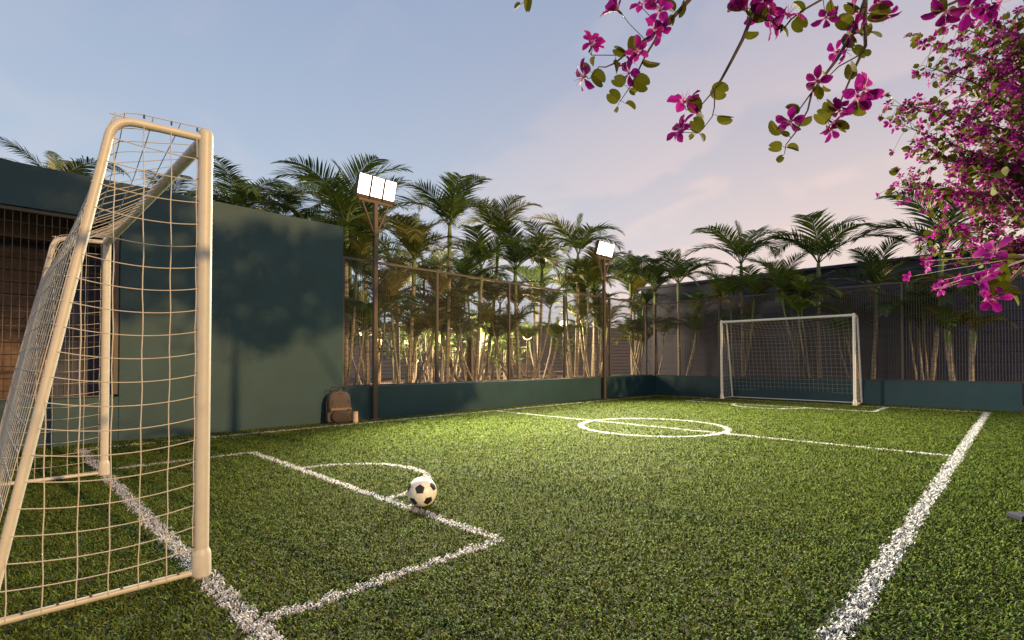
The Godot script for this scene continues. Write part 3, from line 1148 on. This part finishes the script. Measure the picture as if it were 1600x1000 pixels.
func build_palms() -> void:
	make_fronds()
	var gl := "palms behind the left fence"
	clump("areca palm in the gap between the tall wall and first floodlight", gl, Vector3(4.95, 3.72, -9.6), Vector2(0.1, -0.2), 1.15, 3, 0)
	clump("palm just right of the first floodlight, behind its head", gl, Vector3(6.15, 3.70, -11.0), Vector2(-0.2, 0.0), 1.1, 3, 1)
	clump("yellow-centred palm left of the tallest one, above the first fence panel", gl, Vector3(6.55, 3.25, -9.55), Vector2(0.2, 0.0), 0.92, 4, 2)
	clump("tallest palm with upright spear leaf between the two floodlights", gl, Vector3(7.58, 4.22, -9.6), Vector2(0.1, 0.1), 1.12, 3, 0)
	clump("low bushy palm right of the tallest one, over the second fence panel", gl, Vector3(8.5, 3.35, -9.5), Vector2(0.25, 0.1), 0.9, 5, 0)
	clump("palm with one frond reaching right, right of the tallest palm", gl, Vector3(9.93, 4.4, -10.4), Vector2(0.45, 0.1), 1.0, 3, 0)
	clump("low palm over the middle of the left fence, left of its third post", gl, Vector3(9.6, 3.4, -9.4), Vector2(-0.2, 0.0), 1.0, 5, 1)
	clump("palm behind the third panel of the left fence, above the lounge chairs", gl, Vector3(11.0, 3.6, -9.7), Vector2(0.2, 0.1), 0.95, 4, 0)
	clump("tall palm just left of the second floodlight", gl, Vector3(12.55, 4.26, -9.6), Vector2(0.05, 0.0), 1.12, 4, 0)
	clump("palm whose fronds sit behind the second floodlight's pole", gl, Vector3(13.4, 3.5, -9.6), Vector2(-0.2, 0.1), 0.95, 4, 0)
	clump("palm in the far corner right of the second floodlight", gl, Vector3(15.2, 3.65, -9.4), Vector2(0.0, 0.1), 0.98, 4, 1)
	# a second, darker row deeper in the garden
	var gb := "palms deeper in the garden"
	var deep := [[6.6, 3.5, -12.6, "dark palm deep in the garden behind the first fence panel"], [8.6, 3.3, -13.4, "dark palm deep in the garden behind the second fence post"], [10.4, 3.6, -14.0, "dark palm deep in the garden behind the second fence panel"], [12.6, 3.4, -14.2, "dark palm deep in the garden behind the third fence post"], [14.2, 3.5, -12.8, "dark palm deep in the garden behind the third fence panel"], [15.9, 3.5, -11.4, "dark palm deep in the garden behind the fourth fence panel"], [17.4, 3.4, -10.6, "dark palm deep in the garden behind the fence corner"], [13.5, 3.9, -17.5, "dark distant palm behind the lounge chairs"], [9.2, 3.8, -16.4, "dark distant palm beside the pavilion"]]
	for d in deep:
		clump(d[3], gb, Vector3(d[0], d[1], d[2]), Vector2(rng.randf_range(-0.3, 0.3), rng.randf_range(-0.3, 0.3)), 1.1, 2, 1, 0.9)
	# along the far fence
	var gf := "palms behind the far fence"
	clump("palm in the fence corner left of the far goal", gf, Vector3(15.05, 3.25, -8.4), Vector2(0.0, 0.1), 0.9, 2, 1)
	clump("first lone palm right of the second floodlight, against the sky", gf, Vector3(15.0, 3.42, -7.57), Vector2(0.05, -0.1), 0.95, 2, 0)
	clump("palm above the far goal's left half, crown against the sky", gf, Vector3(15.0, 3.78, -5.65), Vector2(0.0, 0.1), 1.08, 4, 0)
	clump("palm above the far goal's right half, crown against pink sky", gf, Vector3(15.0, 3.55, -3.7), Vector2(0.0, 0.15), 1.1, 4, 0)
	clump("low yellowish palm right of the far goal behind the bars", gf, Vector3(15.2, 2.75, -2.5), Vector2(0.1, 0.2), 0.9, 3, 1)
	clump("palm half hidden by the pink blossoms, one frond reaching left", gf, Vector3(15.0, 3.5, -1.25), Vector2(-0.1, 0.3), 1.15, 3, 1)
	clump("small yellow palm with slim stems behind the bars, right of the far goal", gf, Vector3(14.85, 2.25, -0.75), Vector2(0.15, 0.15), 0.75, 4, 2, 0.5)
	# feathery palms that look over the tall wall
	var gw := "palms looking over the tall wall"
	for d in [[-0.25, 4.1, -12.0, 0.72, "leftmost feathery palm over the tall wall, cut by the picture edge"], [0.75, 3.85, -11.2, 0.78, "drooping palm over the tall wall left of the goal"], [2.25, 3.85, -11.6, 0.7, "palm seen through the near goal's net above the wall"], [3.35, 3.9, -11.0, 0.86, "feathery palm over the tall wall a little right of the near goal post"], [4.4, 4.1, -11.5, 0.88, "feathery palm over the right end of the tall wall, left of the nearer floodlight"]]:
		palm("feather_palm", d[4], gw, Vector3(d[0], 0, d[2]), [[rng.randf_range(-0.15, 0.15), d[1], rng.randf_range(-0.15, 0.15), 0.09, d[3], 10]], 1 if d[0] < 2.0 else 0, true)
	# bushes between the globe lamps
	var leaf := MB.new()
	leaf.flat3(Vector3(0, 0, 0), Vector3(0.11, 0.02, 0.04), Vector3(0.11, 0.02, -0.04), Vector3.UP)
	leaf.flat3(Vector3(0.24, -0.02, 0), Vector3(0.11, 0.02, 0.04), Vector3(0.11, 0.02, -0.04), Vector3.UP)
	var lm := leaf.mesh()
	var sh := [[6.2, -13.4, 1.5, "bright bush left of the leftmost globe lamp"], [9.6, -15.2, 1.7, "bright bush between the first two globe lamps"], [11.0, -16.0, 1.8, "bush behind the second globe lamp"], [12.3, -15.2, 1.6, "bush right of the second fence post, in lamp light"], [12.9, -13.2, 1.5, "yellow green bush right of the brightest globe lamp"], [14.0, -14.6, 1.8, "bush in front of the garden wall behind the chairs"], [16.4, -13.0, 1.8, "bush at the right end of the lounge chairs"], [8.0, -16.8, 1.9, "bush beside the garden pavilion"]]
	for s in sh:
		var o := thing("garden_shrub", s[3], "shrub", Vector3(s[0], 0, s[1]), 0.0, "shrubs in the garden")
		var where := []
		var tones := []
		for k in 700:
			var d := rv(1.0)
			if d.length() > 1.0: continue
			d = d.normalized() * pow(d.length(), 0.45)
			var p := Vector3(d.x * 0.85, s[2] + d.y * 0.62, d.z * 0.85) * (1.0 + 0.18 * sin(d.x * 5.0 + s[0]) * cos(d.z * 4.0))
			where.append(Transform3D(Basis.from_euler(rv(PI)).scaled(Vector3.ONE * rng.randf_range(0.6, 1.1)), p))
			var g := rng.randf_range(0.3, 0.85)
			tones.append(Color(g, g, g))
		scatter("foliage", lm, mats.frond_green, o, where, tones)
		for k in 4:
			var b := MB.new()
			var e := Vector3(rng.randf_range(-0.35, 0.35), s[2] * 0.95, rng.randf_range(-0.35, 0.35))
			b.tube([Vector3.ZERO, e * 0.5 + rv(0.05), e], [0.03, 0.022, 0.012], 6)
			put("stem", b.mesh(), mats.palm_stem, o)

# ---------------------------------------------------------------- orchid trees
var BRANCHES = [
	[[1.922, 2.489, -0.831, 0.0100], [1.861, 2.384, -0.893, 0.0085], [1.800, 2.290, -0.954, 0.0070], [1.736, 2.229, -1.005, 0.0055], [1.687, 2.183, -1.040, 0.0045], [1.639, 2.128, -1.074, 0.0030], [1.612, 2.111, -1.101, 0.0025], [1.595, 2.113, -1.119, 0.0020], [1.571, 2.069, -1.143, 0.0015]],
	[[1.800, 2.290, -0.954, 0.0055], [1.763, 2.229, -0.977, 0.0045], [1.726, 2.158, -1.000, 0.0035], [1.704, 2.092, -1.023, 0.0028], [1.678, 2.038, -1.035, 0.0020], [1.651, 1.982, -1.062, 0.0013]],
	[[1.639, 2.128, -1.074, 0.0020], [1.639, 2.157, -1.074, 0.0018], [1.574, 2.157, -1.139, 0.0014]],
	[[2.159, 2.578, -0.664, 0.0110], [2.108, 2.451, -0.715, 0.0095], [2.088, 2.369, -0.735, 0.0080], [2.059, 2.267, -0.764, 0.0070], [2.028, 2.183, -0.795, 0.0060], [2.000, 2.109, -0.824, 0.0050], [1.975, 2.058, -0.849, 0.0030], [1.944, 2.007, -0.880, 0.0022], [1.902, 1.987, -0.923, 0.0015]],
	[[1.982, 2.068, -0.842, 0.0028], [1.980, 1.997, -0.844, 0.0024], [1.974, 1.962, -0.850, 0.0020], [1.947, 1.911, -0.877, 0.0016], [1.937, 1.896, -0.887, 0.0012]],
	[[2.499, 2.592, -0.392, 0.0120], [2.465, 2.476, -0.426, 0.0105], [2.448, 2.403, -0.443, 0.0090], [2.401, 2.292, -0.476, 0.0080], [2.362, 2.204, -0.515, 0.0065], [2.312, 2.126, -0.552, 0.0050], [2.264, 2.053, -0.585, 0.0030], [2.228, 1.982, -0.622, 0.0022]],
	[[2.461, 2.455, -0.430, 0.0090], [2.458, 2.356, -0.432, 0.0080], [2.447, 2.266, -0.429, 0.0070], [2.416, 2.173, -0.461, 0.0050], [2.384, 2.069, -0.493, 0.0035], [2.366, 2.012, -0.511, 0.0025], [2.333, 1.955, -0.545, 0.0018]],
	[[2.272, 2.064, -0.578, 0.0045], [2.260, 1.997, -0.589, 0.0035], [2.228, 1.912, -0.622, 0.0028], [2.199, 1.859, -0.652, 0.0020], [2.195, 1.823, -0.656, 0.0014], [2.184, 1.808, -0.666, 0.0012]],
	[[2.444, 2.240, -0.433, 0.0030], [2.371, 2.183, -0.506, 0.0028], [2.334, 2.141, -0.530, 0.0020]],
	[[2.309, 2.476, -0.512, 0.0050], [2.278, 2.425, -0.543, 0.0045], [2.234, 2.389, -0.588, 0.0040], [2.194, 2.348, -0.627, 0.0035], [2.169, 2.302, -0.653, 0.0025]],
	[[3.049, 2.652, -0.050, 0.0100], [2.970, 2.601, -0.129, 0.0080], [2.911, 2.556, -0.189, 0.0060], [2.862, 2.528, -0.239, 0.0040]],
	[[1.473, 2.502, -1.354, 0.0040], [1.466, 2.425, -1.362, 0.0020]],
	[[3.045, 1.446, 0.088, 0.0090], [2.966, 1.385, 0.009, 0.0070], [2.889, 1.311, -0.040, 0.0050], [2.827, 1.264, -0.075, 0.0030], [2.789, 1.247, -0.099, 0.0020]],
	[[3.044, 1.432, 0.088, 0.0080], [2.896, 1.422, -0.062, 0.0060], [2.804, 1.411, -0.155, 0.0045], [2.744, 1.396, -0.215, 0.0030]]]
var FLOWERS = [
	[1.571, 2.177, -1.142, 1.00],
	[1.556, 2.074, -1.158, 1.05],
	[1.682, 2.149, -1.045, 1.00],
	[1.676, 2.087, -1.036, 0.90],
	[1.676, 2.344, -1.080, 1.25],
	[1.736, 2.369, -1.018, 0.80],
	[1.776, 2.338, -0.965, 1.00],
	[1.770, 2.273, -0.970, 0.95],
	[1.893, 2.018, -0.932, 1.15],
	[1.894, 1.916, -0.930, 0.95],
	[2.074, 2.374, -0.749, 1.50],
	[2.122, 2.399, -0.701, 1.30],
	[2.130, 2.343, -0.692, 1.20],
	[2.187, 2.364, -0.635, 1.10],
	[2.301, 2.120, -0.562, 0.95],
	[2.214, 1.956, -0.637, 0.95],
	[2.420, 2.064, -0.456, 1.35],
	[2.347, 1.960, -0.530, 1.00],
	[2.373, 2.007, -0.504, 0.90],
	[2.433, 2.318, -0.443, 1.10],
	[2.389, 2.245, -0.488, 0.90],
	[2.432, 2.408, -0.459, 1.00],
	[2.521, 2.403, -0.369, 0.90],
	[2.348, 2.392, -0.544, 0.80],
	[2.498, 2.461, -0.393, 1.00],
	[2.887, 2.528, -0.213, 1.40],
	[2.954, 2.534, -0.146, 1.30],
	[3.038, 2.553, -0.061, 1.20],
	[2.794, 1.330, -0.094, 1.20],
	[2.815, 1.253, -0.073, 0.90],
	[2.889, 1.448, -0.069, 1.10],
	[4.303, 1.522, -0.347, 0.80],
	[4.282, 1.464, -0.369, 0.75],
	[4.384, 1.522, -0.265, 0.80],
	[4.530, 1.597, -0.545, 0.80],
	[4.494, 1.650, -0.439, 0.80]]
var LEAVES = [
	[1.465, 2.404, -1.363, 1.10],
	[1.434, 2.399, -1.394, 0.60],
	[1.595, 2.069, -1.119, 1.20],
	[1.743, 2.134, -0.983, 1.30],
	[1.707, 2.050, -1.005, 1.30],
	[1.733, 2.188, -0.993, 1.20],
	[1.646, 2.060, -1.067, 1.00],
	[1.632, 2.001, -1.081, 1.00],
	[1.678, 1.960, -1.035, 0.85],
	[1.640, 1.950, -1.073, 0.50],
	[1.685, 2.018, -1.028, 0.55],
	[1.581, 2.133, -1.132, 0.70],
	[1.696, 2.203, -1.031, 1.10],
	[1.658, 2.178, -1.069, 1.10],
	[1.811, 2.369, -0.943, 1.10],
	[1.844, 2.354, -0.910, 1.10],
	[1.817, 2.310, -0.937, 0.70],
	[1.559, 2.108, -1.155, 0.80],
	[1.639, 2.111, -1.074, 0.90],
	[1.996, 2.063, -0.828, 1.30],
	[1.925, 2.012, -0.899, 1.30],
	[1.939, 1.972, -0.885, 1.10],
	[2.011, 1.957, -0.812, 1.25],
	[1.930, 1.931, -0.894, 1.10],
	[1.945, 1.876, -0.879, 0.65],
	[1.915, 1.881, -0.909, 0.50],
	[2.042, 2.404, -0.781, 1.30],
	[2.102, 2.369, -0.720, 1.40],
	[2.086, 2.297, -0.737, 1.10],
	[2.168, 2.318, -0.655, 0.80],
	[2.219, 2.328, -0.603, 1.10],
	[2.211, 2.394, -0.611, 1.10],
	[2.180, 2.302, -0.642, 0.90],
	[2.370, 2.429, -0.522, 1.40],
	[2.421, 2.434, -0.470, 1.20],
	[2.400, 2.372, -0.491, 1.30],
	[2.502, 2.403, -0.388, 1.50],
	[2.485, 2.330, -0.405, 1.30],
	[2.464, 2.340, -0.427, 0.90],
	[2.406, 2.292, -0.471, 1.20],
	[2.424, 2.250, -0.453, 0.90],
	[2.444, 2.235, -0.433, 1.00],
	[2.405, 2.167, -0.472, 1.20],
	[2.295, 2.064, -0.568, 1.25],
	[2.312, 2.136, -0.551, 1.00],
	[2.326, 2.089, -0.537, 0.70],
	[2.214, 1.997, -0.636, 1.10],
	[2.172, 1.933, -0.678, 1.30],
	[2.246, 1.961, -0.604, 1.20],
	[2.197, 1.902, -0.653, 0.60],
	[2.170, 1.851, -0.681, 0.90],
	[2.218, 1.841, -0.632, 0.95],
	[2.182, 1.803, -0.668, 0.55],
	[2.429, 2.012, -0.448, 1.20],
	[2.344, 2.022, -0.533, 1.20],
	[2.322, 1.981, -0.555, 1.20],
	[2.378, 1.940, -0.499, 1.20],
	[2.338, 1.929, -0.539, 0.60],
	[2.868, 2.545, -0.233, 1.30],
	[2.904, 2.511, -0.195, 0.90],
	[2.942, 2.562, -0.157, 1.00],
	[2.837, 1.340, -0.050, 1.10],
	[2.830, 1.304, -0.058, 1.30],
	[2.862, 1.278, -0.025, 1.00],
	[2.876, 1.253, -0.011, 1.10],
	[2.804, 1.281, -0.084, 0.80],
	[2.930, 1.422, -0.028, 1.00],
	[2.924, 1.385, -0.034, 1.10],
	[3.299, 1.814, -0.081, 1.20],
	[3.326, 1.887, -0.055, 1.30]]
var TIPS = [
	[4.956, 3.440, -0.541],
	[4.947, 3.010, -0.692],
	[4.999, 2.858, -0.640],
	[5.187, 2.748, -0.592],
	[5.252, 2.499, -0.669],
	[5.225, 2.436, -0.696],
	[5.925, 2.456, -0.558],
	[5.983, 2.236, -0.499],
	[5.761, 2.099, -0.439],
	[5.145, 3.314, -0.492],
	[5.290, 3.646, -0.346],
	[5.570, 3.869, -0.206],
	[5.738, 3.457, -0.179],
	[5.586, 3.243, -0.331],
	[5.926, 2.960, -0.273],
	[6.078, 2.682, -0.120],
	[6.094, 2.493, -0.245],
	[5.881, 3.030, -0.034],
	[5.926, 3.671, 0.012],
	[6.267, 2.236, -0.213],
	[6.471, 2.352, -0.007],
	[6.102, 1.947, -0.380],
	[6.114, 2.079, -0.651],
	[6.385, 1.947, -0.094],
	[5.952, 2.711, 0.037],
	[5.247, 2.934, -0.389],
	[5.712, 2.671, -0.346],
	[5.487, 2.685, -0.431],
	[5.533, 3.137, -0.101],
	[5.676, 3.238, 0.043],
	[5.684, 3.850, 0.051],
	[5.539, 3.646, -0.095],
	[6.251, 2.515, 0.055],
	[6.386, 2.040, 0.049]]

var flower_meshes := []
var leaf_meshes := []
var twig: StandardMaterial3D
var petal_mat: StandardMaterial3D
var leaf_mat: StandardMaterial3D

# one five-petalled blossom about 12 cm across facing +y, petals of uneven spread
func blossom(open: float) -> ArrayMesh:
	var b := MB.new()
	for k in 5:
		var a := TAU * k / 5.0 + rng.randf_range(-0.22, 0.22)
		var out := Vector3(cos(a), 0, sin(a))
		var side := Vector3(-sin(a), 0, cos(a))
		var tip := rng.randf_range(0.85, 1.15)
		var wide := rng.randf_range(0.8, 1.1)
		var ang := (1.35 - open) + rng.randf_range(-0.25, 0.25)   # angle above the flat
		var curl := rng.randf_range(0.5, 1.2)
		var shade := rng.randf_range(0.75, 1.2)
		var p := Vector3.UP * 0.004
		var prev := []
		var n := 7
		for i in n + 1:
			var t := float(i) / n
			var d := out * cos(ang) + Vector3.UP * sin(ang)
			var nn := Vector3.UP * cos(ang) - out * sin(ang)
			var w: float = [0.0022, 0.0030, 0.0062, 0.0108, 0.0135, 0.0132, 0.0098, 0.0022][i] * wide * 1.25
			var row := []
			for j in 5:
				var s := (j - 2) / 2.0
				var lift := (absf(s) * 0.35 + 0.10 * sin(t * 17.0 + j * 2.0)) * w
				var q := p + side * s * w + nn * lift
				b.tint = Color(0.20, 0.004, 0.15).lerp(Color(0.34, 0.016, 0.25), t) * shade
				if absf(s) < 0.1: b.tint = b.tint * 0.72
				if t < 0.2: b.tint = Color(0.55, 0.20, 0.35)
				row.append(b.vert(q, (nn - side * s * 0.35).normalized()))
			if prev.size():
				for j in 4: b.quad(prev[j], prev[j + 1], row[j + 1], row[j])
			prev = row
			p += d * 0.062 * tip / n
			ang -= curl / n * (0.4 + t)
	b.tint = Color(0.62, 0.30, 0.42)
	for k in 5:
		var a := TAU * k / 5.0 + 0.5
		var o := Vector3(cos(a), 0, sin(a)) * 0.010
		b.tube([Vector3.ZERO, o + Vector3.UP * 0.018, o * 2.4 + Vector3.UP * 0.034], [0.0008, 0.0007, 0.0005], 4, false)
	b.tint = Color(0.10, 0.11, 0.035)
	b.tube([Vector3.DOWN * 0.012, Vector3.DOWN * 0.004, Vector3.UP * 0.006], [0.0016, 0.0040, 0.0032], 7)
	return b.mesh()

# two-lobed leaf, 1 long, growing along +x from its stalk
func lobed_leaf(fold: float, cup: float) -> ArrayMesh:
	var b := MB.new()
	var rim := [Vector2(0, 0), Vector2(-0.03, 0.13), Vector2(0.03, 0.29), Vector2(0.18, 0.42), Vector2(0.40, 0.49), Vector2(0.64, 0.475), Vector2(0.85, 0.38), Vector2(0.97, 0.23), Vector2(0.97, 0.10), Vector2(0.80, 0.0)]
	for s in [-1.0, 1.0]:
		var ids := []
		var base := rng.randf_range(0.8, 1.15)
		for p in rim:
			var y: float = p.y
			var q := Vector3(p.x - 0.05 * y, y * sin(fold) - cup * p.x * p.x, s * y * cos(fold))
			b.tint = Color(base, base, base) * rng.randf_range(0.8, 1.2)
			if p.y > 0.3 and rng.randf() < 0.35: b.tint = Color(2.4, 1.7, 0.8) * base
			ids.append(b.vert(q, Vector3(cup * p.x, cos(fold), -s * sin(fold)).normalized()))
		b.tint = Color(1.15, 1.1, 0.9) * base
		var mid := b.vert(Vector3(0.42, -cup * 0.18, 0), Vector3(cup * 0.4, cos(fold), -s * sin(fold)).normalized())
		for i in ids.size() - 1: b.tri(mid, ids[i], ids[i + 1])
	return b.mesh()

func facing(dir: Vector3, along_y: bool) -> Basis:
	# a basis whose y (or x) axis points along dir, turned at random about it
	var d := dir.normalized()
	var s := d.cross(Vector3.UP if absf(d.y) < 0.9 else Vector3.RIGHT).normalized().rotated(d, rng.randf() * TAU)
	if along_y: return Basis(s, d, s.cross(d))
	return Basis(d, s, d.cross(s))

func build_orchids() -> void:
	for k in 5: flower_meshes.append(blossom([1.25, 1.05, 0.85, 1.35, 0.6][k]))
	for k in 4: leaf_meshes.append(lobed_leaf([0.15, 0.5, 0.95, 0.3][k], [0.1, 0.2, 0.15, 0.35][k]))
	twig = mottled("twig_bark", Color(0.045, 0.033, 0.028), Color(0.085, 0.062, 0.05), 0.85, 20.0, 0.05, 8.0, 61)
	petal_mat = mat("petal", 1, 1, 1, 0.6)
	petal_mat.metallic_specular = 0.2
	petal_mat.vertex_color_use_as_albedo = true
	petal_mat.backlight_enabled = true
	petal_mat.backlight = lin(0.55, 0.5, 0.55)
	leaf_mat = mat("orchid_leaf", 0.098, 0.102, 0.014, 0.6)
	leaf_mat.metallic_specular = 0.25
	leaf_mat.vertex_color_use_as_albedo = true
	leaf_mat.backlight_enabled = true
	leaf_mat.backlight = lin(0.5, 0.5, 0.35)
	# the tree whose boughs hang into the top of the picture
	var o := thing("orchid_tree", "orchid tree with large magenta flowers hanging into the top of view", "flowering tree", Vector3(3.4, 0, 0.62))
	var off := Vector3(3.4, 0, 0.62)
	var b := MB.new()
	b.tube([Vector3(0, 0, 0), Vector3(-0.05, 1.0, 0.05), Vector3(0.06, 2.0, 0.02), Vector3(-0.1, 2.9, 0.1), Vector3(0.0, 5.0, 1.0)], [0.11, 0.085, 0.075, 0.06, 0.025], 10)
	put("trunk", b.mesh(), twig, o)
	var spine := []
	var boughs := []
	for i in BRANCHES.size():
		var pts := []
		var rr := []
		for q in BRANCHES[i]:
			pts.append(Vector3(q[0], q[1], q[2]) - off)
			rr.append(q[3])
		for j in pts.size() - 1:
			for u in 6: spine.append([pts[j].lerp(pts[j + 1], u / 6.0), i])
		spine.append([pts[-1], i])
		b = MB.new()
		if i in [0, 3, 5, 10, 11, 12, 13, 9]:
			var from: Vector3 = Vector3(-0.08, 2.75, 0.08)
			var lead: Vector3 = pts[0]
			b.tube([from, from.lerp(lead, 0.4) + Vector3(0, 0.12, 0), from.lerp(lead, 0.8) + Vector3(0, 0.07, 0), lead], [rr[0] * 2.6, rr[0] * 1.8, rr[0] * 1.2, rr[0]], 8, false)
		var kink := []
		for j in pts.size():
			kink.append(pts[j])
		b.tube(kink, rr, 7)
		boughs.append(put("branch", b.mesh(), twig, o))
	var hang := func(list: Array, called: String, is_leaf: bool) -> void:
		for q in list:
			var p := Vector3(q[0], q[1], q[2]) - off
			var best := 9.0
			var at: Array = spine[0]
			for s in spine:
				var d: float = s[0].distance_to(p)
				if d < best:
					best = d
					at = s
			var away: Vector3 = p - at[0]
			if away.length() < 0.012: away = rv(1.0) + Vector3.DOWN * 0.4
			away = away.normalized()
			var k: float = q[3]
			var eye := (Vector3(0, 1, 0) - off - p).normalized()
			if is_leaf:
				var size := 0.052 * k
				var foot := p - away * size * 0.5
				var st := MB.new()
				st.tube([at[0], (at[0] + foot) * 0.5 + Vector3.UP * 0.004, foot], [0.0011, 0.0009, 0.0008], 5, false)
				put("stalk", st.mesh(), twig, boughs[at[1]])
				var face := (eye * rng.randf_range(-1, 1.6) + rv(0.8)).normalized()
				var zz := away.cross(face).normalized()
				var bs := Basis(away, zz.cross(away).normalized(), zz).scaled(Vector3.ONE * size)
				put(called, leaf_meshes[rng.randi() % 4], leaf_mat, boughs[at[1]], Transform3D(bs, foot))
			else:
				var axis := (away * 0.7 + eye * rng.randf_range(0.0, 0.9) + rv(0.7)).normalized()
				var st := MB.new()
				st.tube([at[0], at[0].lerp(p, 0.6) + rv(0.004), p - axis * 0.011 * k], [0.0016, 0.0014, 0.0014], 5, false)
				put("stalk", st.mesh(), twig, boughs[at[1]])
				put(called, flower_meshes[rng.randi() % 5], petal_mat, boughs[at[1]], Transform3D(facing(axis, true).scaled(Vector3.ONE * k), p))
	var more := []
	for q in FLOWERS:
		more.append(q)
		if rng.randf() < 0.6:
			var w := rv(0.035)
			more.append([q[0] + w.x, q[1] + w.y, q[2] + w.z, q[3] * rng.randf_range(0.65, 0.9)])
	hang.call(more, "flower", false)
	hang.call(LEAVES, "leaf", true)
	# its crown above the picture
	var up := []
	for k in 900:
		var d := rv(1.0)
		if d.length() > 1.0: continue
		var p := Vector3(0.1, 5.3, 1.3) + Vector3(d.x * 1.3, d.y * 0.9, d.z * 0.95)
		up.append(Transform3D(Basis.from_euler(rv(PI)).scaled(Vector3.ONE * 0.075), p))
	scatter("crown", leaf_meshes[1], leaf_mat, o, up, [])
	# the tree that fills the right edge
	var t := thing("orchid_tree", "orchid tree thick with small purple flowers filling the right edge", "flowering tree", Vector3(7.0, 0, 0.55))
	off = Vector3(7.0, 0, 0.55)
	b = MB.new()
	b.tube([Vector3.ZERO, Vector3(-0.05, 0.8, 0.0), Vector3(0.02, 1.5, -0.02), Vector3(-0.1, 2.2, -0.08), Vector3(-0.12, 3.0, -0.1), Vector3(-0.2, 3.7, -0.05)], [0.14, 0.11, 0.10, 0.085, 0.06, 0.03], 10)
	put("trunk", b.mesh(), twig, t)
	var fl := []
	var lf := []
	for tip in TIPS:
		var e := Vector3(tip[0], tip[1], tip[2]) - off
		var s := Vector3(-0.1, clampf(e.y - 0.5 * Vector2(e.x, e.z).length() * rng.randf_range(0.2, 0.7), 1.5, 3.4), -0.08)
		var m1 := s.lerp(e, 0.4) + Vector3(0, 0.10, 0) + rv(0.10)
		var m2 := s.lerp(e, 0.75) + Vector3(0, 0.05, 0) + rv(0.06)
		var c := Curve3D.new()
		c.add_point(s, Vector3.ZERO, (m1 - s) * 0.4)
		c.add_point(m1, (s - m2) * 0.18, (m2 - s) * 0.18)
		c.add_point(m2, (m1 - e) * 0.15, (e - m1) * 0.15)
		c.add_point(e)
		var len := c.get_baked_length()
		b = MB.new()
		var pts := []
		var rr := []
		for i in 17:
			pts.append(c.sample_baked(len * i / 16.0))
			rr.append(lerpf(0.016, 0.0022, pow(i / 16.0, 0.7)))
		b.tube(pts, rr, 6, false)
		var twigs := int(len / 0.047)
		for i in range(int(twigs * 0.22), twigs + 1):
			var q := c.sample_baked(len * i / twigs)
			var d := (c.sample_baked(minf(len, len * i / twigs + 0.05)) - q + (e - s).normalized() * 0.02).normalized()
			for rep in (3 if i < twigs * 0.72 else 2):
				var g := (d * 0.5 + rv(1.0)).normalized()
				var L := rng.randf_range(0.05, 0.21) * (1.0 if i < twigs else 0.4)
				var mid := q + g * L * 0.5 + Vector3.UP * 0.008
				var end := q + g * L + Vector3.DOWN * 0.01
				b.tube([q, mid, end], [0.0022, 0.0017, 0.0012], 4, false)
				if rng.randf() < 0.74:
					fl.append([end, (g + rv(0.7)).normalized(), rng.randf_range(0.45, 0.78)])
				for w in 1 + rng.randi() % 2:
					var u := rng.randf_range(0.35, 1.0)
					var at2 := q.lerp(end, u)
					var ld := (g * 0.4 + rv(1.0) + Vector3.DOWN * 0.35).normalized()
					lf.append([at2 + ld * 0.012, ld, rng.randf_range(0.030, 0.062)])
					b.tube([at2, at2 + ld * 0.013], [0.0009, 0.0008], 3, false)
		put("branch", b.mesh(), twig, t)
	var near := func(p, q): return (p[0] + off - Vector3(0, 1, 0)).length() < (q[0] + off - Vector3(0, 1, 0)).length()
	fl.sort_custom(near)
	lf.sort_custom(near)
	for pass_ in 2:
		var list := fl if pass_ == 0 else lf
		var rest := []
		for k in 5: rest.append([])
		for i in list.size():
			var q: Array = list[i]
			# leave the air beside the pitch's right touchline clear
			var bs := facing(q[1], pass_ == 0).scaled(Vector3.ONE * q[2])
			var kind := rng.randi() % (5 if pass_ == 0 else 4)
			var tr := Transform3D(bs, q[0])
			if i < 280: put("flower" if pass_ == 0 else "leaf", (flower_meshes if pass_ == 0 else leaf_meshes)[kind], petal_mat if pass_ == 0 else leaf_mat, t, tr)
			else: rest[kind].append(tr)
		for k in 5:
			if rest[k].size(): scatter("flowers" if pass_ == 0 else "leaves", (flower_meshes if pass_ == 0 else leaf_meshes)[k], petal_mat if pass_ == 0 else leaf_mat, t, rest[k], [])


# ---------------------------------------------------------------- trees that stand along the right side and shade the pitch
func shade_tree(label: String, at: Vector3, crowns: Array, dense: int) -> void:
	var o := thing("shade_tree", label, "tree", at, 0.0, "trees along the right side of the pitch")
	var b := MB.new()
	var top: float = crowns[0][1]
	b.tube([Vector3.ZERO, Vector3(0.05, top * 0.4, 0.0), Vector3(-0.04, top * 0.75, 0.03), Vector3(0, top, 0)], [0.16, 0.12, 0.09, 0.04], 9)
	for c in crowns:
		b.tube([Vector3(0, top * 0.55, 0), Vector3(c[0], c[1], c[2])], [0.05, 0.015], 6)
	put("trunk", b.mesh(), twig, o)
	var where := []
	for c in crowns:
		for k in int(dense * c[3] * c[3]):
			var d := rv(1.0)
			if d.length() > 1.0: continue
			where.append(Transform3D(Basis.from_euler(rv(PI)).scaled(Vector3.ONE * 0.16), Vector3(c[0] + d.x * c[3], c[1] + d.y * c[4], c[2] + d.z * c[3])))
	scatter("crown", leaf_meshes[0], leaf_mat, o, where, [])
